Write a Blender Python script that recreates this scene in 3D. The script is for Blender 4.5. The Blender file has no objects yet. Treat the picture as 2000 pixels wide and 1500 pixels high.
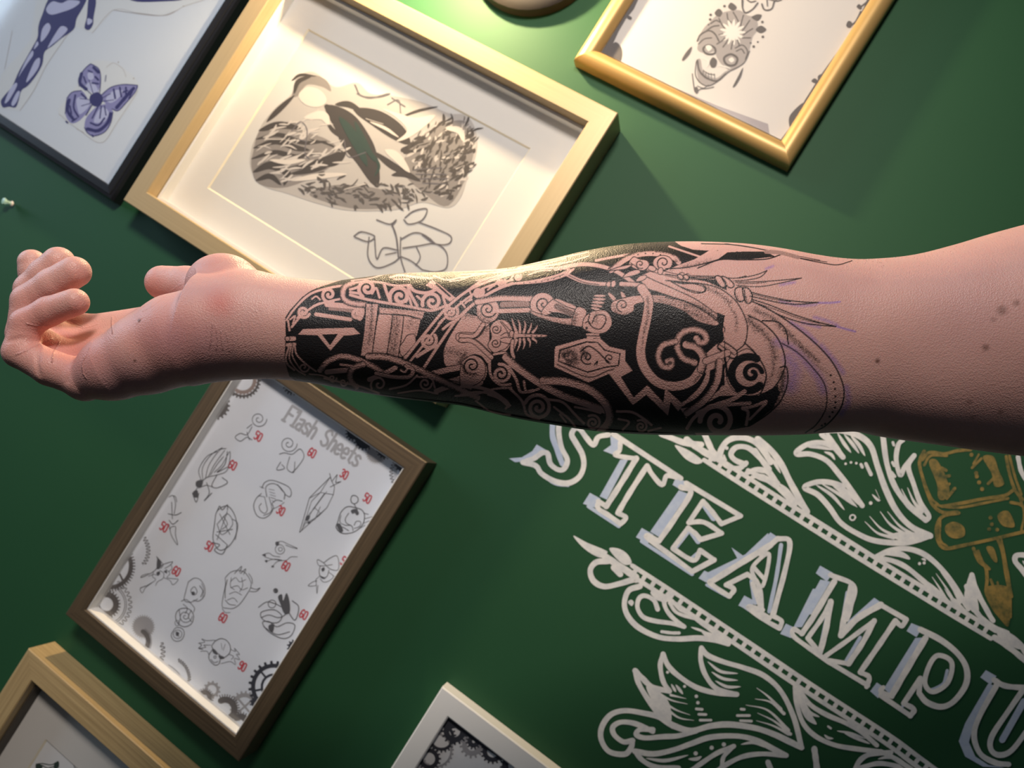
import bpy, bmesh, math, random
import numpy as np
from mathutils import Vector, Matrix
from mathutils.geometry import tessellate_polygon
random.seed(4); RNG = np.random.default_rng(4)
SC = bpy.context.scene
COL = SC.collection

# ------------------------------------------------------------------ camera
F = 1500.0                 # focal length in pixels of the 2000 x 1500 frame
D = 0.75                   # camera to wall, metres
_a, _b, _c = (math.radians(v) for v in (13.47, 0.25, 32.16))
_ca, _sa, _cb, _sb, _cc, _sc = math.cos(_a), math.sin(_a), math.cos(_b), math.sin(_b), math.cos(_c), math.sin(_c)
_M = np.array([[_ca, -_sa, 0], [_sa, _ca, 0], [0, 0, 1]]) @ np.array([[1, 0, 0], [0, _cb, -_sb], [0, _sb, _cb]]) @ np.array([[1, 0, 0], [0, 0, 1], [0, 1, 0]])
_r, _u, FWD = _M.T
RGT = _r * _cc + _u * _sc
UPV = _u * _cc - _r * _sc
CAM = np.array([0.0, -D, 1.5])
cam = bpy.data.cameras.new('camera')
cam_ob = bpy.data.objects.new('camera', cam)
COL.objects.link(cam_ob)
cam_ob.matrix_world = Matrix(((RGT[0], UPV[0], -FWD[0], CAM[0]), (RGT[1], UPV[1], -FWD[1], CAM[1]), (RGT[2], UPV[2], -FWD[2], CAM[2]), (0, 0, 0, 1)))
cam.sensor_width = 36.0
cam.lens = F / 2000 * 36.0
cam.clip_start = 0.01
cam.dof.use_dof = True
cam.dof.focus_distance = 0.345
cam.dof.aperture_fstop = 18.0
SC.camera = cam_ob

# ------------------------------------------------------------------ world, lights, exposure
world = bpy.data.worlds.new('room_light')
SC.world = world
world.use_nodes = True
_bg = world.node_tree.nodes['Background']
_bg.inputs[0].default_value = (0.62, 0.78, 1.0, 1)
_bg.inputs[1].default_value = 0.05

def area(name, loc, target, size, power, color, sy=None):
    l = bpy.data.lights.new(name, 'AREA')
    l.energy = power; l.color = color; l.size = size
    if sy: l.shape = 'RECTANGLE'; l.size_y = sy
    o = bpy.data.objects.new(name, l); COL.objects.link(o)
    o.location = loc
    o.rotation_euler = (Vector(target) - Vector(loc)).to_track_quat('-Z', 'Y').to_euler()
    return o
def spot(name, loc, target, radius, power, color, angle, blend):
    l = bpy.data.lights.new(name, 'SPOT'); l.energy = power; l.color = color; l.shadow_soft_size = radius
    l.spot_size = math.radians(angle); l.spot_blend = blend
    o = bpy.data.objects.new(name, l); COL.objects.link(o); o.location = loc
    o.rotation_euler = (Vector(target) - Vector(loc)).to_track_quat('-Z', 'Y').to_euler()
    return o
spot('key_spot', (-0.33, -1.13, 2.20), (-0.42, 0, 1.66), 0.12, 60, (1.0, 0.90, 0.82), 89, 1.0)  # unseen overhead key; cone shaped so the lower right wall falls dark
area('window_daylight', (-3.0, -0.8, 1.75), (-0.5, 0, 1.4), 1.3, 36, (0.62, 0.80, 1.0), 1.5)

SC.view_settings.view_transform = 'Standard'
SC.view_settings.look = 'None'
SC.view_settings.gamma = 1.0
SC.view_settings.use_curve_mapping = False
SC.view_settings.exposure = 0.0

# ------------------------------------------------------------------ helpers
def ray(x, y):
    return (x - 1000) / F * RGT - (y - 750) / F * UPV + FWD
def wall_pt(x, y, h=0.0):
    """the point at height h off the wall that lies behind a photograph pixel"""
    d = ray(x, y)
    return CAM + d * ((D - h) / d[1])
def wall_pts(P, h=0.0):
    P = np.asarray(P, float)
    d = np.outer((P[:, 0] - 1000) / F, RGT) - np.outer((P[:, 1] - 750) / F, UPV) + FWD
    return CAM + d * ((D - h) / d[:, 1])[:, None]
def project(W):
    q = (np.asarray(W) - CAM)
    z = q @ FWD
    return np.stack([1000 + F * (q @ RGT) / z, 750 - F * (q @ UPV) / z], 1)
def mesh_obj(name, verts, faces, mat, parent=None, smooth=False):
    me = bpy.data.meshes.new(name)
    me.from_pydata([tuple(v) for v in verts], [], faces)
    me.update()
    if mat: me.materials.append(mat)
    o = bpy.data.objects.new(name, me); COL.objects.link(o)
    if smooth: me.shade_smooth()
    if parent:
        o.parent = parent
        o.matrix_parent_inverse = parent.matrix_basis.inverted()
    return o
def fix_normals(o):
    bm = bmesh.new(); bm.from_mesh(o.data)
    bmesh.ops.recalc_face_normals(bm, faces=bm.faces); bm.to_mesh(o.data); bm.free()
    return o
def tag(o, label=None, cat=None, group=None, kind=None):
    if label: o['label'] = label
    if cat: o['category'] = cat
    if group: o['group'] = group
    if kind: o['kind'] = kind
    return o
def empty(name, loc):
    o = bpy.data.objects.new(name, None); COL.objects.link(o)
    o.location = loc; o.empty_display_size = 0.03
    return o

class NT:
    def __init__(s, name):
        s.m = bpy.data.materials.new(name); s.m.use_nodes = True
        s.t = s.m.node_tree; s.b = s.t.nodes['Principled BSDF']; s.out = s.t.nodes['Material Output']
    def n(s, kind, **kw):
        nd = s.t.nodes.new(kind)
        for k, v in kw.items():
            if k.startswith('i_'): nd.inputs[int(k[2:]) if k[2:].isdigit() else k[2:].replace('_', ' ')].default_value = v
            else: setattr(nd, k, v)
        return nd
    def l(s, a, b): s.t.links.new(a, b)
    def set(s, **kw):
        for k, v in kw.items(): s.b.inputs[k.replace('_', ' ')].default_value = v
        return s
def rgb(r, g, b):
    f = lambda c: ((c / 255 + 0.055) / 1.055) ** 2.4 if c > 10.3 else c / 255 / 12.92
    return (f(r), f(g), f(b), 1)
def plain(name, col, rough=0.5, metal=0.0, bump=0.0, bscale=200.0, vary=0.0):
    t = NT(name); t.set(Base_Color=col, Roughness=rough, Metallic=metal)
    if vary or bump:
        tc = t.n('ShaderNodeTexCoord'); nz = t.n('ShaderNodeTexNoise', i_Scale=bscale, i_Detail=4.0); t.l(tc.outputs['Object'], nz.inputs['Vector'])
        if bump:
            b = t.n('ShaderNodeBump', i_Strength=bump, i_Distance=0.0006); t.l(nz.outputs['Fac'], b.inputs['Height']); t.l(b.outputs[0], t.b.inputs['Normal'])
        if vary:
            r = t.n('ShaderNodeMix', data_type='RGBA'); r.inputs[6].default_value = tuple(c * (1 - vary) for c in col[:3]) + (1,); r.inputs[7].default_value = tuple(min(1, c * (1 + vary)) for c in col[:3]) + (1,)
            t.l(nz.outputs['Fac'], r.inputs[0]); t.l(r.outputs[2], t.b.inputs['Base Color'])
    return t.m
def wood(name, dark, light, rough=0.5, metal=0.0, sx=6.0, sy=260.0, contrast=0.3, bump=0.35):
    """grain runs along u of the bar's UV map (metres)"""
    t = NT(name); t.set(Roughness=rough, Metallic=metal)
    uv = t.n('ShaderNodeUVMap'); mp = t.n('ShaderNodeMapping'); mp.inputs['Scale'].default_value = (sx, sy, 1)
    t.l(uv.outputs[0], mp.inputs[0])
    nz = t.n('ShaderNodeTexNoise', i_Scale=1.0, i_Detail=6.0, i_Roughness=0.65, i_Distortion=0.4); t.l(mp.outputs[0], nz.inputs['Vector'])
    cr = t.n('ShaderNodeValToRGB'); cr.color_ramp.elements[0].position = 0.5 - contrast; cr.color_ramp.elements[1].position = 0.5 + contrast
    cr.color_ramp.elements[0].color = dark; cr.color_ramp.elements[1].color = light
    t.l(nz.outputs['Fac'], cr.inputs[0]); t.l(cr.outputs[0], t.b.inputs['Base Color'])
    b = t.n('ShaderNodeBump', i_Strength=bump, i_Distance=0.0004); t.l(nz.outputs['Fac'], b.inputs['Height']); t.l(b.outputs[0], t.b.inputs['Normal'])
    return t.m

# materials
def wall_material():
    t = NT('green_wall_paint'); t.set(Roughness=0.6, Specular_IOR_Level=0.26)
    tc = t.n('ShaderNodeTexCoord')
    n1 = t.n('ShaderNodeTexNoise', i_Scale=5.0, i_Detail=3.0); t.l(tc.outputs['Object'], n1.inputs['Vector'])
    mx = t.n('ShaderNodeMix', data_type='RGBA'); mx.inputs[6].default_value = (0.0150, 0.069, 0.027, 1); mx.inputs[7].default_value = (0.0175, 0.080, 0.032, 1)
    t.l(n1.outputs['Fac'], mx.inputs[0]); t.l(mx.outputs[2], t.b.inputs['Base Color'])
    n2 = t.n('ShaderNodeTexNoise', i_Scale=700.0, i_Detail=3.0); t.l(tc.outputs['Object'], n2.inputs['Vector'])
    b = t.n('ShaderNodeBump', i_Strength=0.12, i_Distance=0.0004); t.l(n2.outputs['Fac'], b.inputs['Height']); t.l(b.outputs[0], t.b.inputs['Normal'])
    return t.m
def glass_material():
    t = NT('picture_glass')
    tr = t.n('ShaderNodeBsdfTransparent'); gl = t.n('ShaderNodeBsdfGlossy', i_Roughness=0.06)
    lw = t.n('ShaderNodeLayerWeight'); pw = t.n('ShaderNodeMath', operation='POWER'); t.l(lw.outputs['Facing'], pw.inputs[0]); pw.inputs[1].default_value = 4.0
    fr = t.n('ShaderNodeMath', operation='MULTIPLY_ADD', i_1=0.9, i_2=0.035); t.l(pw.outputs[0], fr.inputs[0]); mx = t.n('ShaderNodeMixShader')
    t.l(fr.outputs[0], mx.inputs[0]); t.l(tr.outputs[0], mx.inputs[1]); t.l(gl.outputs[0], mx.inputs[2]); t.l(mx.outputs[0], t.out.inputs[0])
    return t.m
def paint_material(name, col, col2):
    t = NT(name); t.set(Roughness=0.55)
    tc = t.n('ShaderNodeTexCoord'); nz = t.n('ShaderNodeTexNoise', i_Scale=90.0, i_Detail=5.0, i_Roughness=0.7); t.l(tc.outputs['Object'], nz.inputs['Vector'])
    cr = t.n('ShaderNodeValToRGB'); cr.color_ramp.elements[0].position = 0.33; cr.color_ramp.elements[1].position = 0.6
    cr.color_ramp.elements[0].color = col2; cr.color_ramp.elements[1].color = col
    t.l(nz.outputs['Fac'], cr.inputs[0]); t.l(cr.outputs[0], t.b.inputs['Base Color'])
    return t.m
M_WALL = wall_material()
M_GLASS = glass_material()
M_PAPER = plain('white_paper', (0.80, 0.80, 0.80, 1), 0.7, vary=0.03, bscale=40)
M_MAT = plain('mat_board', (0.70, 0.675, 0.63, 1), 0.85, bump=0.1, bscale=900)
M_CORE = plain('mat_core', (0.80, 0.72, 0.55, 1), 0.8)
M_WHITE = plain('white_spacer', (0.80, 0.79, 0.76, 1), 0.6)
M_BLACKINK = plain('black_ink', (0.02, 0.02, 0.022, 1), 0.7)

# ------------------------------------------------------------------ flat drawing: strokes turned into thin meshes
def smooth_path(P, closed=False, n=7):
    P = np.asarray(P, float)
    if len(P) < 3: return P
    if closed: Q = np.vstack([P[-1:], P, P[:2]])
    else: Q = np.vstack([2 * P[0] - P[1], P, 2 * P[-1] - P[-2]])
    t = np.linspace(0, 1, n, endpoint=False)[:, None]
    out = []
    for i in range(1, len(Q) - 2):
        a, b, c, d = Q[i - 1], Q[i], Q[i + 1], Q[i + 2]
        out.append(0.5 * (2 * b + (c - a) * t + (2 * a - 5 * b + 4 * c - d) * t ** 2 + (3 * b - a - 3 * c + d) * t ** 3))
    out = np.vstack(out)
    return out if closed else np.vstack([out, P[-1:]])
def spiral_path(cx, cy, r0, r1, a0, a1):
    n = max(8, int(abs(a1 - a0) / 14))
    t = np.linspace(0, 1, n)
    a = np.radians(a0 + (a1 - a0) * t); r = r0 + (r1 - r0) * t
    return np.stack([cx + r * np.cos(a), cy + r * np.sin(a)], 1)
def parse(text, o=(0, 0), s=1.0):
    """one primitive a line: kind[width[,extra]] x,y x,y ...   -> (kind, [numbers], Nx2 points in photograph pixels)"""
    out = []
    for ln in text.strip().splitlines():
        w = ln.split()
        if not w: continue
        if w[0] == '@':
            o = (float(w[1]), float(w[2])); s = float(w[3]); continue
        k = w[0][0]; num = [float(v) for v in w[0][1:].split(',')] if len(w[0]) > 1 else [4.0]
        P = np.array([[float(c) for c in q.split(',')] for q in w[1:]])
        if k in 'pqo':
            c = P[0] * s + np.array(o)
            if k == 'o': Q = spiral_path(c[0], c[1], P[1][0] * s, P[1][1] * s if P[1][1] else P[1][0] * s, 0, 360)
            else: Q = spiral_path(c[0], c[1], P[1][0] * s, P[1][1] * s, P[2][0], P[2][1])
        else: Q = P * s + np.array(o)
        num[0] = num[0] * s
        out.append((k, num, Q))
    return out
class Flat:
    """collects 2-D primitives (photograph pixels or any plane units)"""
    def __init__(s): s.v = []; s.f = []; s.lv = []; s.k = 0
    def _add(s, V, Fc, lift=None):
        b = len(s.v); s.v += [tuple(p) for p in V]; s.f += [tuple(i + b for i in f) for f in Fc]; s.lv += [s.k + q for q in (lift if lift is not None else [0.0] * len(V))]; s.k += 1
    def disc(s, c, r, n=10):
        a = np.linspace(0, 2 * math.pi, n, endpoint=False)
        s._add(np.stack([c[0] + r * np.cos(a), c[1] + r * np.sin(a)], 1), [tuple(range(n))])
    def ribbon(s, P, w, taper=0):
        P = np.asarray(P, float)
        keep = np.r_[True, np.hypot(*np.diff(P, axis=0).T) > 1e-9]; P = P[keep]
        if len(P) < 2: return s.disc(P[0], w / 2)
        T = np.gradient(P, axis=0); T /= (np.hypot(T[:, 0], T[:, 1])[:, None] + 1e-12)
        N = np.stack([-T[:, 1], T[:, 0]], 1)
        n = len(P); t = np.linspace(0, 1, n); h = np.full(n, w / 2)
        if taper == 1: h = h * (1 - 0.85 * t)
        elif taper == 2: h = h * (0.18 + 0.82 * np.sin(math.pi * t) ** 0.7)
        elif taper == 3: h = h * (0.15 + 0.85 * t)
        elif taper == 0: h = h * (1 + 0.06 * np.sin(t * 17 + s.k))
        A = P + N * h[:, None]; B = P - N * h[:, None]
        def cap(c, d, nn, r):
            return [c + r * (math.cos(q) * nn + math.sin(q) * d) for q in (0.6, 1.2, math.pi / 2, 1.94, 2.54)]
        V = list(A) + list(B)
        Fc = [(i, i + 1, n + i + 1, n + i) for i in range(n - 1)]
        b = len(V)
        e = cap(P[-1], T[-1], N[-1], h[-1]); V += e; Fc.append(tuple([n - 1] + list(range(b, b + 5)) + [2 * n - 1]))
        b = len(V)
        e = cap(P[0], -T[0], N[0], h[0]); V += e; Fc.append(tuple([n] + list(range(b + 4, b - 1, -1)) + [0]))
        s._add(V, Fc, list(t * 0.8) * 2 + [0.8] * 5 + [0.0] * 5)
    def poly(s, P):
        P = [tuple(p) for p in P]
        tri = tessellate_polygon([[Vector((x, y, 0)) for x, y in P]])
        s._add(P, [tuple(t) for t in tri])
    def prim(s, k, num, Q):
        w = num[0]; tp = int(num[1]) if len(num) > 1 else 0
        if k == 's': s.ribbon(smooth_path(Q), w, tp)
        elif k == 'c': s.ribbon(smooth_path(np.vstack([Q, Q[:1]]) if 0 else Q, True)[list(range(len(Q) * 7)) + [0]] if len(Q) > 2 else Q, w, 4)
        elif k in 'pqo': s.ribbon(Q, w, 4 if k == 'o' else tp)
        elif k == 'l':
            for i in range(len(Q) - 1): s.ribbon(np.linspace(Q[i], Q[i + 1], 4), w, 0)
        elif k == 'f': s.poly(Q)
        elif k == 'g': s.poly(smooth_path(Q, True, 5))
        elif k == 'd':
            for q in Q: s.disc(q, w)
    def text(s, txt):
        for p in parse(txt): s.prim(*p)
        return s
    def clusters(s, gap):
        P = np.array(s.v); lv = np.array(s.lv); n = s.k
        pts = [P[lv.astype(int) == i] for i in range(n)]; lo = [p.min(0) - gap for p in pts]; hi = [p.max(0) + gap for p in pts]
        dense = []
        for p in pts: dense.append(p)
        par = list(range(n))
        def find(i):
            while par[i] != i: par[i] = par[par[i]]; i = par[i]
            return i
        for i in range(n):
            for j in range(i):
                if find(i) == find(j) or (lo[i] > hi[j]).any() or (lo[j] > hi[i]).any(): continue
                d = ((pts[i][:, None] - pts[j][None]) ** 2).sum(-1).min()
                if d < gap * gap: par[find(i)] = find(j)
        out = {}
        for i in range(n): out.setdefault(find(i), []).append(i)
        return [set(v) for v in out.values()]
    clip = None
    def build_split(s, name, mat, parent, h, gap=14.0, **kw):
        lv = np.array(s.lv); obs = []
        for c in s.clusters(gap):
            f = Flat(); f.clip = s.clip; idx = [i for i in range(len(s.v)) if int(s.lv[i]) in c]; mp = {o: k for k, o in enumerate(idx)}
            f.v = [s.v[i] for i in idx]; f.lv = [s.lv[i] for i in idx]; f.k = s.k
            f.f = [tuple(mp[i] for i in fc) for fc in s.f if fc[0] in mp]
            obs.append(f.build(name, mat, parent, h, **kw))
        return obs
    def build(s, name, mat, parent, h, to3d=None, dh=3.0e-6):
        P = np.array(s.v)
        lv = np.array(s.lv) * dh
        W = (to3d or wall_pts)(P, h)
        W[:, 1] -= lv
        if s.clip: W[:, 0] = np.clip(W[:, 0], s.clip[0], s.clip[1]); W[:, 2] = np.clip(W[:, 2], s.clip[2], s.clip[3])
        o = mesh_obj(name, W, s.f, mat, parent)
        # every face looks into the room
        me = o.data
        nr = np.zeros(len(me.polygons) * 3); me.polygons.foreach_get('normal', nr)
        if (nr[1::3] > 0).mean() > 0.0:
            bm = bmesh.new(); bm.from_mesh(me)
            bmesh.ops.reverse_faces(bm, faces=[f for f in bm.faces if f.normal.y > 0]); bm.to_mesh(me); bm.free()
        return o

# ------------------------------------------------------------------ the wall
def build_wall():
    n = 2
    V = [(-2.6, 0, 0), (2.0, 0, 0), (2.0, 0, 2.9), (-2.6, 0, 2.9), (-2.6, 0.1, 0), (2.0, 0.1, 0), (2.0, 0.1, 2.9), (-2.6, 0.1, 2.9)]
    Fc = [(0, 1, 2, 3), (5, 4, 7, 6), (4, 0, 3, 7), (1, 5, 6, 2), (3, 2, 6, 7), (4, 5, 1, 0)]
    o = fix_normals(mesh_obj('wall_back', V, Fc, M_WALL))
    tag(o, 'dark green painted wall behind the arm', None, kind='structure')
build_wall()
def build_floor():
    t = wood('floor_boards', (0.06, 0.04, 0.025, 1), (0.11, 0.075, 0.045, 1), 0.5)
    V = [(x, y, z) for z in (0.0, -0.05) for x, y in ((-2.6, -3.4), (2.0, -3.4), (2.0, 0.0), (-2.6, 0.0))]
    tag(fix_normals(mesh_obj('floor', V, [(0, 1, 2, 3), (7, 6, 5, 4), (0, 4, 5, 1), (1, 5, 6, 2), (2, 6, 7, 3), (3, 7, 4, 0)], t)), 'dark floor at the foot of the wall', None, kind='structure')
build_floor()
# ------------------------------------------------------------------ picture frames
def frame_bars(root, x0, x1, z0, z1, prof, mat, name='frame_bar', smooth=False):
    """four mitred bars; prof = closed list of (inset, height off the wall)"""
    C = [(x0, z0, 1, 1), (x1, z0, -1, 1), (x1, z1, -1, -1), (x0, z1, 1, -1)]
    n = len(prof)
    per = np.r_[0, np.cumsum([math.dist(prof[i], prof[(i + 1) % n]) for i in range(n)])]
    for k in range(4):
        a, b = C[k], C[(k + 1) % 4]
        V = [(c[0] + c[2] * d, -h, c[1] + c[3] * d) for c in (a, b) for d, h in prof]
        Fc = [(i, (i + 1) % n, n + (i + 1) % n, n + i) for i in range(n)] + [tuple(range(n - 1, -1, -1)), tuple(range(n, 2 * n))]
        o = mesh_obj(name, V, Fc, mat, root)
        me = o.data; uvl = me.uv_layers.new(name='UVMap')
        L = math.dist(V[0], V[n])
        for f in me.polygons:
            for li in f.loop_indices:
                vi = me.loops[li].vertex_index; j = vi % n
                vv = per[j]
                if f.index < n and f.index == n - 1 and j == 0: vv = per[n]
                uvl.data[li].uv = (k * 3.3 + (L if vi >= n else 0.0), vv + 0.7 * k + x0)
        fix_normals(o)
        if smooth: me.polygons.foreach_set('use_smooth', [True] * len(me.polygons)); me.set_sharp_from_angle(angle=math.radians(35))
def sheet(name, x0, x1, z0, z1, h, mat, root, t=0.0006):
    V = [(x, -hh, z) for hh in (h, h - t) for x, z in ((x0, z0), (x1, z0), (x1, z1), (x0, z1))]
    Fc = [(0, 1, 2, 3), (7, 6, 5, 4), (0, 4, 5, 1), (1, 5, 6, 2), (2, 6, 7, 3), (3, 7, 4, 0)]
    return fix_normals(mesh_obj(name, V, Fc, mat, root))
def box_profile(w, d, lip=0.0, h_in=0.006, e=0.0009):
    return [(0, 0.0005), (0, d - e), (e, d), (w - e, d), (w, d - e), (w, h_in), (w - 0.004, 0.0005)]

M_GOLD = wood('champagne_gold_wood', (0.37, 0.275, 0.145, 1), (0.46, 0.345, 0.19, 1), 0.40, 0.25, 5, 500, 0.35, 0.12)
M_GOLD2 = wood('polished_gold_moulding', (0.46, 0.29, 0.10, 1), (0.54, 0.35, 0.13, 1), 0.42, 0.3, 3, 300, 0.35, 0.05)
M_BROWN = wood('dark_brown_wood', (0.040, 0.027, 0.014, 1), (0.125, 0.085, 0.046, 1), 0.5, 0, 7, 420, 0.28, 0.4)
M_OAK = wood('light_oak_wood', (0.32, 0.215, 0.095, 1), (0.60, 0.43, 0.21, 1), 0.5, 0, 7, 420, 0.25, 0.4)
M_BLACKF = plain('black_lacquer', (0.012, 0.012, 0.015, 1), 0.32)
M_WHITEF = plain('white_lacquer', (0.78, 0.77, 0.74, 1), 0.4)

# wide champagne frame with a mat
GX0, GX1, GZ0, GZ1 = -0.6526, -0.2245, 1.4476, 1.7805
gold = tag(empty('picture_frame', (-0.4386, 0, GZ0)), 'wide champagne gold box frame with cream mat above the tattooed forearm', 'picture frame', 'framed pictures on the green wall')
frame_bars(gold, GX0, GX1, GZ0, GZ1, box_profile(0.0213, 0.0395), M_GOLD)
gi = 0.0213
def ring(name, a, b, h0, h1, mat, root, thick=0.0):
    """rectangular band between rect a at height h0 and rect b at height h1"""
    ca = [(a[0], -h0, a[2]), (a[1], -h0, a[2]), (a[1], -h0, a[3]), (a[0], -h0, a[3])]
    cb = [(b[0], -h1, b[2]), (b[1], -h1, b[2]), (b[1], -h1, b[3]), (b[0], -h1, b[3])]
    return mesh_obj(name, ca + cb, [(i, (i + 1) % 4, 4 + (i + 1) % 4, 4 + i) for i in range(4)], mat, root)
def spacer(root, x0, x1, z0, z1, h0, h1, mat, t=0.003, name='spacer'):
    """white fillet standing between glass and mat, four strips in one ring"""
    V = []; Fc = []
    for (a, b, c, d) in ((x0, x0 + t, z0, z1), (x1 - t, x1, z0, z1), (x0 + t, x1 - t, z0, z0 + t), (x0 + t, x1 - t, z1 - t, z1)):
        k = len(V)
        V += [(x, -h, z) for h in (h0, h1) for x, z in ((a, c), (b, c), (b, d), (a, d))]
        Fc += [tuple(k + i for i in f) for f in ((0, 1, 2, 3), (7, 6, 5, 4), (0, 4, 5, 1), (1, 5, 6, 2), (2, 6, 7, 3), (3, 7, 4, 0))]
    return fix_normals(mesh_obj(name, V, Fc, mat, root))
def mat_board(root, x0, x1, z0, z1, wx0, wx1, wz0, wz1, h, t=0.0016):
    o = ring('mat_board', (x0, x1, z0, z1), (wx0, wx1, wz0, wz1), h, h, M_MAT, root)
    fix_to_room(o)
    b = ring('mat_bevel', (wx0, wx1, wz0, wz1), (wx0 + t, wx1 - t, wz0 + t, wz1 - t), h, h - t, M_CORE, o)
    fix_to_room(b)
    return o
def fix_to_room(o):
    bm = bmesh.new(); bm.from_mesh(o.data)
    bad = [f for f in bm.faces if f.normal.y > 1e-6]
    bmesh.ops.reverse_faces(bm, faces=bad); bm.to_mesh(o.data); bm.free()
spacer(gold, GX0 + gi, GX1 - gi, GZ0 + gi, GZ1 - gi, 0.010, 0.0225, M_WHITE)
mat_board(gold, GX0 + gi, GX1 - gi, GZ0 + gi, GZ1 - gi, -0.5935, -0.2930, 1.5078, 1.7188, 0.0101)
GOLD_PRINT = sheet('print', -0.61, -0.275, 1.49, 1.735, 0.0083, plain('grey_white_paper', (0.60, 0.59, 0.57, 1), 0.7), gold)
sheet('glass', GX0 + gi, GX1 - gi, GZ0 + gi, GZ1 - gi, 0.0240, M_GLASS, gold, 0.0012)

# black frame, blue butterfly
BX1, BZ0 = -0.6865, 1.4375
BX0, BZ1 = BX1 - 0.33, BZ0 + 0.45
black = tag(empty('picture_frame', ((BX0 + BX1) / 2, 0, BZ0)), 'thin black frame holding blue ink drawings of a butterfly and legs', 'picture frame', 'framed pictures on the green wall')
frame_bars(black, BX0, BX1, BZ0, BZ1, [(0, 0.0005), (0, 0.013), (0.0015, 0.0165), (0.004, 0.0172), (0.0048, 0.0166), (0.0056, 0.0180), (0.0125, 0.0188), (0.0140, 0.018), (0.0140, 0.006), (0.010, 0.0005)], M_BLACKF)
BLACK_PRINT = sheet('print', BX0 + 0.011, BX1 - 0.011, BZ0 + 0.011, BZ1 - 0.011, 0.0120, plain('blue_white_paper', (0.56, 0.62, 0.70, 1), 0.6), black)
sheet('glass', BX0 + 0.0135, BX1 - 0.0135, BZ0 + 0.0135, BZ1 - 0.0135, 0.0145, M_GLASS, black, 0.001)

# rounded gold frame, crowned skull
SX0, SX1, SZ0 = -0.3035, -0.0598, 1.8190
SZ1 = SZ0 + 0.335
skullf = tag(empty('picture_frame', ((SX0 + SX1) / 2, 0, SZ0)), 'rounded gold frame with a flower-crowned skull drawing beside the wall lamp', 'picture frame', 'framed pictures on the green wall')
_p = [(0, 0.0005), (0, 0.010)] + [(0.0095 - 0.0095 * math.cos(q), 0.011 + 0.0085 * math.sin(q)) for q in np.linspace(0.1, 2.6, 9)] + [(0.0195, 0.0125), (0.0195, 0.006), (0.014, 0.0005)]
frame_bars(skullf, SX0, SX1, SZ0, SZ1, _p, M_GOLD2, smooth=True)
SKULL_PRINT = sheet('print', SX0 + 0.015, SX1 - 0.015, SZ0 + 0.0215, SZ1 - 0.015, 0.0092, plain('warm_paper', (0.66, 0.63, 0.60, 1), 0.7), skullf)
ring('paper_margin', (SX0 + 0.0195, SX1 - 0.0195, SZ0 + 0.0195, SZ0 + 0.0215), (SX0 + 0.0195, SX1 - 0.0195, SZ0 + 0.0195, SZ0 + 0.0215), 0.0088, 0.0098, M_WHITE, skullf)
sheet('glass', SX0 + 0.0193, SX1 - 0.0193, SZ0 + 0.0193, SZ1 - 0.0193, 0.0112, M_GLASS, skullf, 0.001)

# brown box frame, flash sheet
FX0, FX1, FZ0, FZ1 = -0.4443, -0.2015, 1.0545, 1.3952
flash = tag(empty('picture_frame', ((FX0 + FX1) / 2, 0, FZ0)), 'dark brown wood frame with a sheet of small tattoo motifs below the hand', 'picture frame', 'framed pictures on the green wall')
frame_bars(flash, FX0, FX1, FZ0, FZ1, box_profile(0.0170, 0.0350), M_BROWN)
fi = 0.017
spacer(flash, FX0 + fi, FX1 - fi, FZ0 + fi, FZ1 - fi, 0.0165, 0.0325, M_WHITE, 0.0012)
FLASH_H = 0.0172
FLASH_PRINT = sheet('print', FX0 + fi, FX1 - fi, FZ0 + fi, FZ1 - fi, FLASH_H, plain('cool_white_paper', (0.72, 0.75, 0.81, 1), 0.7, vary=0.03, bscale=40), flash)  # bluish cast of the cool light put into the paper colour
sheet('glass', FX0 + fi + 0.0012, FX1 - fi - 0.0012, FZ0 + fi + 0.0012, FZ1 - fi - 0.0012, 0.0215, M_GLASS, flash, 0.001)

# pale oak frame, lower left
OX0, OZ1 = -0.4585, 1.0030
OX1, OZ0 = OX0 + 0.26, OZ1 - 0.34
oak = tag(empty('picture_frame', ((OX0 + OX1) / 2, 0, OZ0)), 'pale oak box frame with a white mat in the lower left corner', 'picture frame', 'framed pictures on the green wall')
frame_bars(oak, OX0, OX1, OZ0, OZ1, box_profile(0.0232, 0.0365), M_OAK)
oi = 0.0232
spacer(oak, OX0 + oi, OX1 - oi, OZ0 + oi, OZ1 - oi, 0.012, 0.026, plain('dark_fillet', (0.06, 0.05, 0.04, 1), 0.6), 0.0015)
mat_board(oak, OX0 + oi, OX1 - oi, OZ0 + oi, OZ1 - oi, -0.3995, OX1 - (-0.3995 - OX0), OZ0 + 0.077, 0.9260, 0.0121)
OAK_PRINT = sheet('print', -0.42, OX1 - 0.04, OZ0 + 0.05, 0.945, 0.0103, M_PAPER, oak)
sheet('glass', OX0 + oi, OX1 - oi, OZ0 + oi, OZ1 - oi, 0.0275, M_GLASS, oak, 0.0012)

# white frame, bottom centre
WX0, WZ1 = -0.0760, 1.2250
WX1, WZ0 = WX0 + 0.25, WZ1 - 0.34
whitef = tag(empty('picture_frame', ((WX0 + WX1) / 2, 0, WZ0)), 'plain white frame with a gear-bordered sheet at the bottom edge', 'picture frame', 'framed pictures on the green wall')
frame_bars(whitef, WX0, WX1, WZ0, WZ1, box_profile(0.0200, 0.0180, e=0.0012), M_WHITEF)
WHITE_PRINT = sheet('print', WX0 + 0.018, WX1 - 0.018, WZ0 + 0.018, WZ1 - 0.018, 0.0105, M_PAPER, whitef)
sheet('glass', WX0 + 0.0198, WX1 - 0.0198, WZ0 + 0.0198, WZ1 - 0.0198, 0.0125, M_GLASS, whitef, 0.001)

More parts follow.
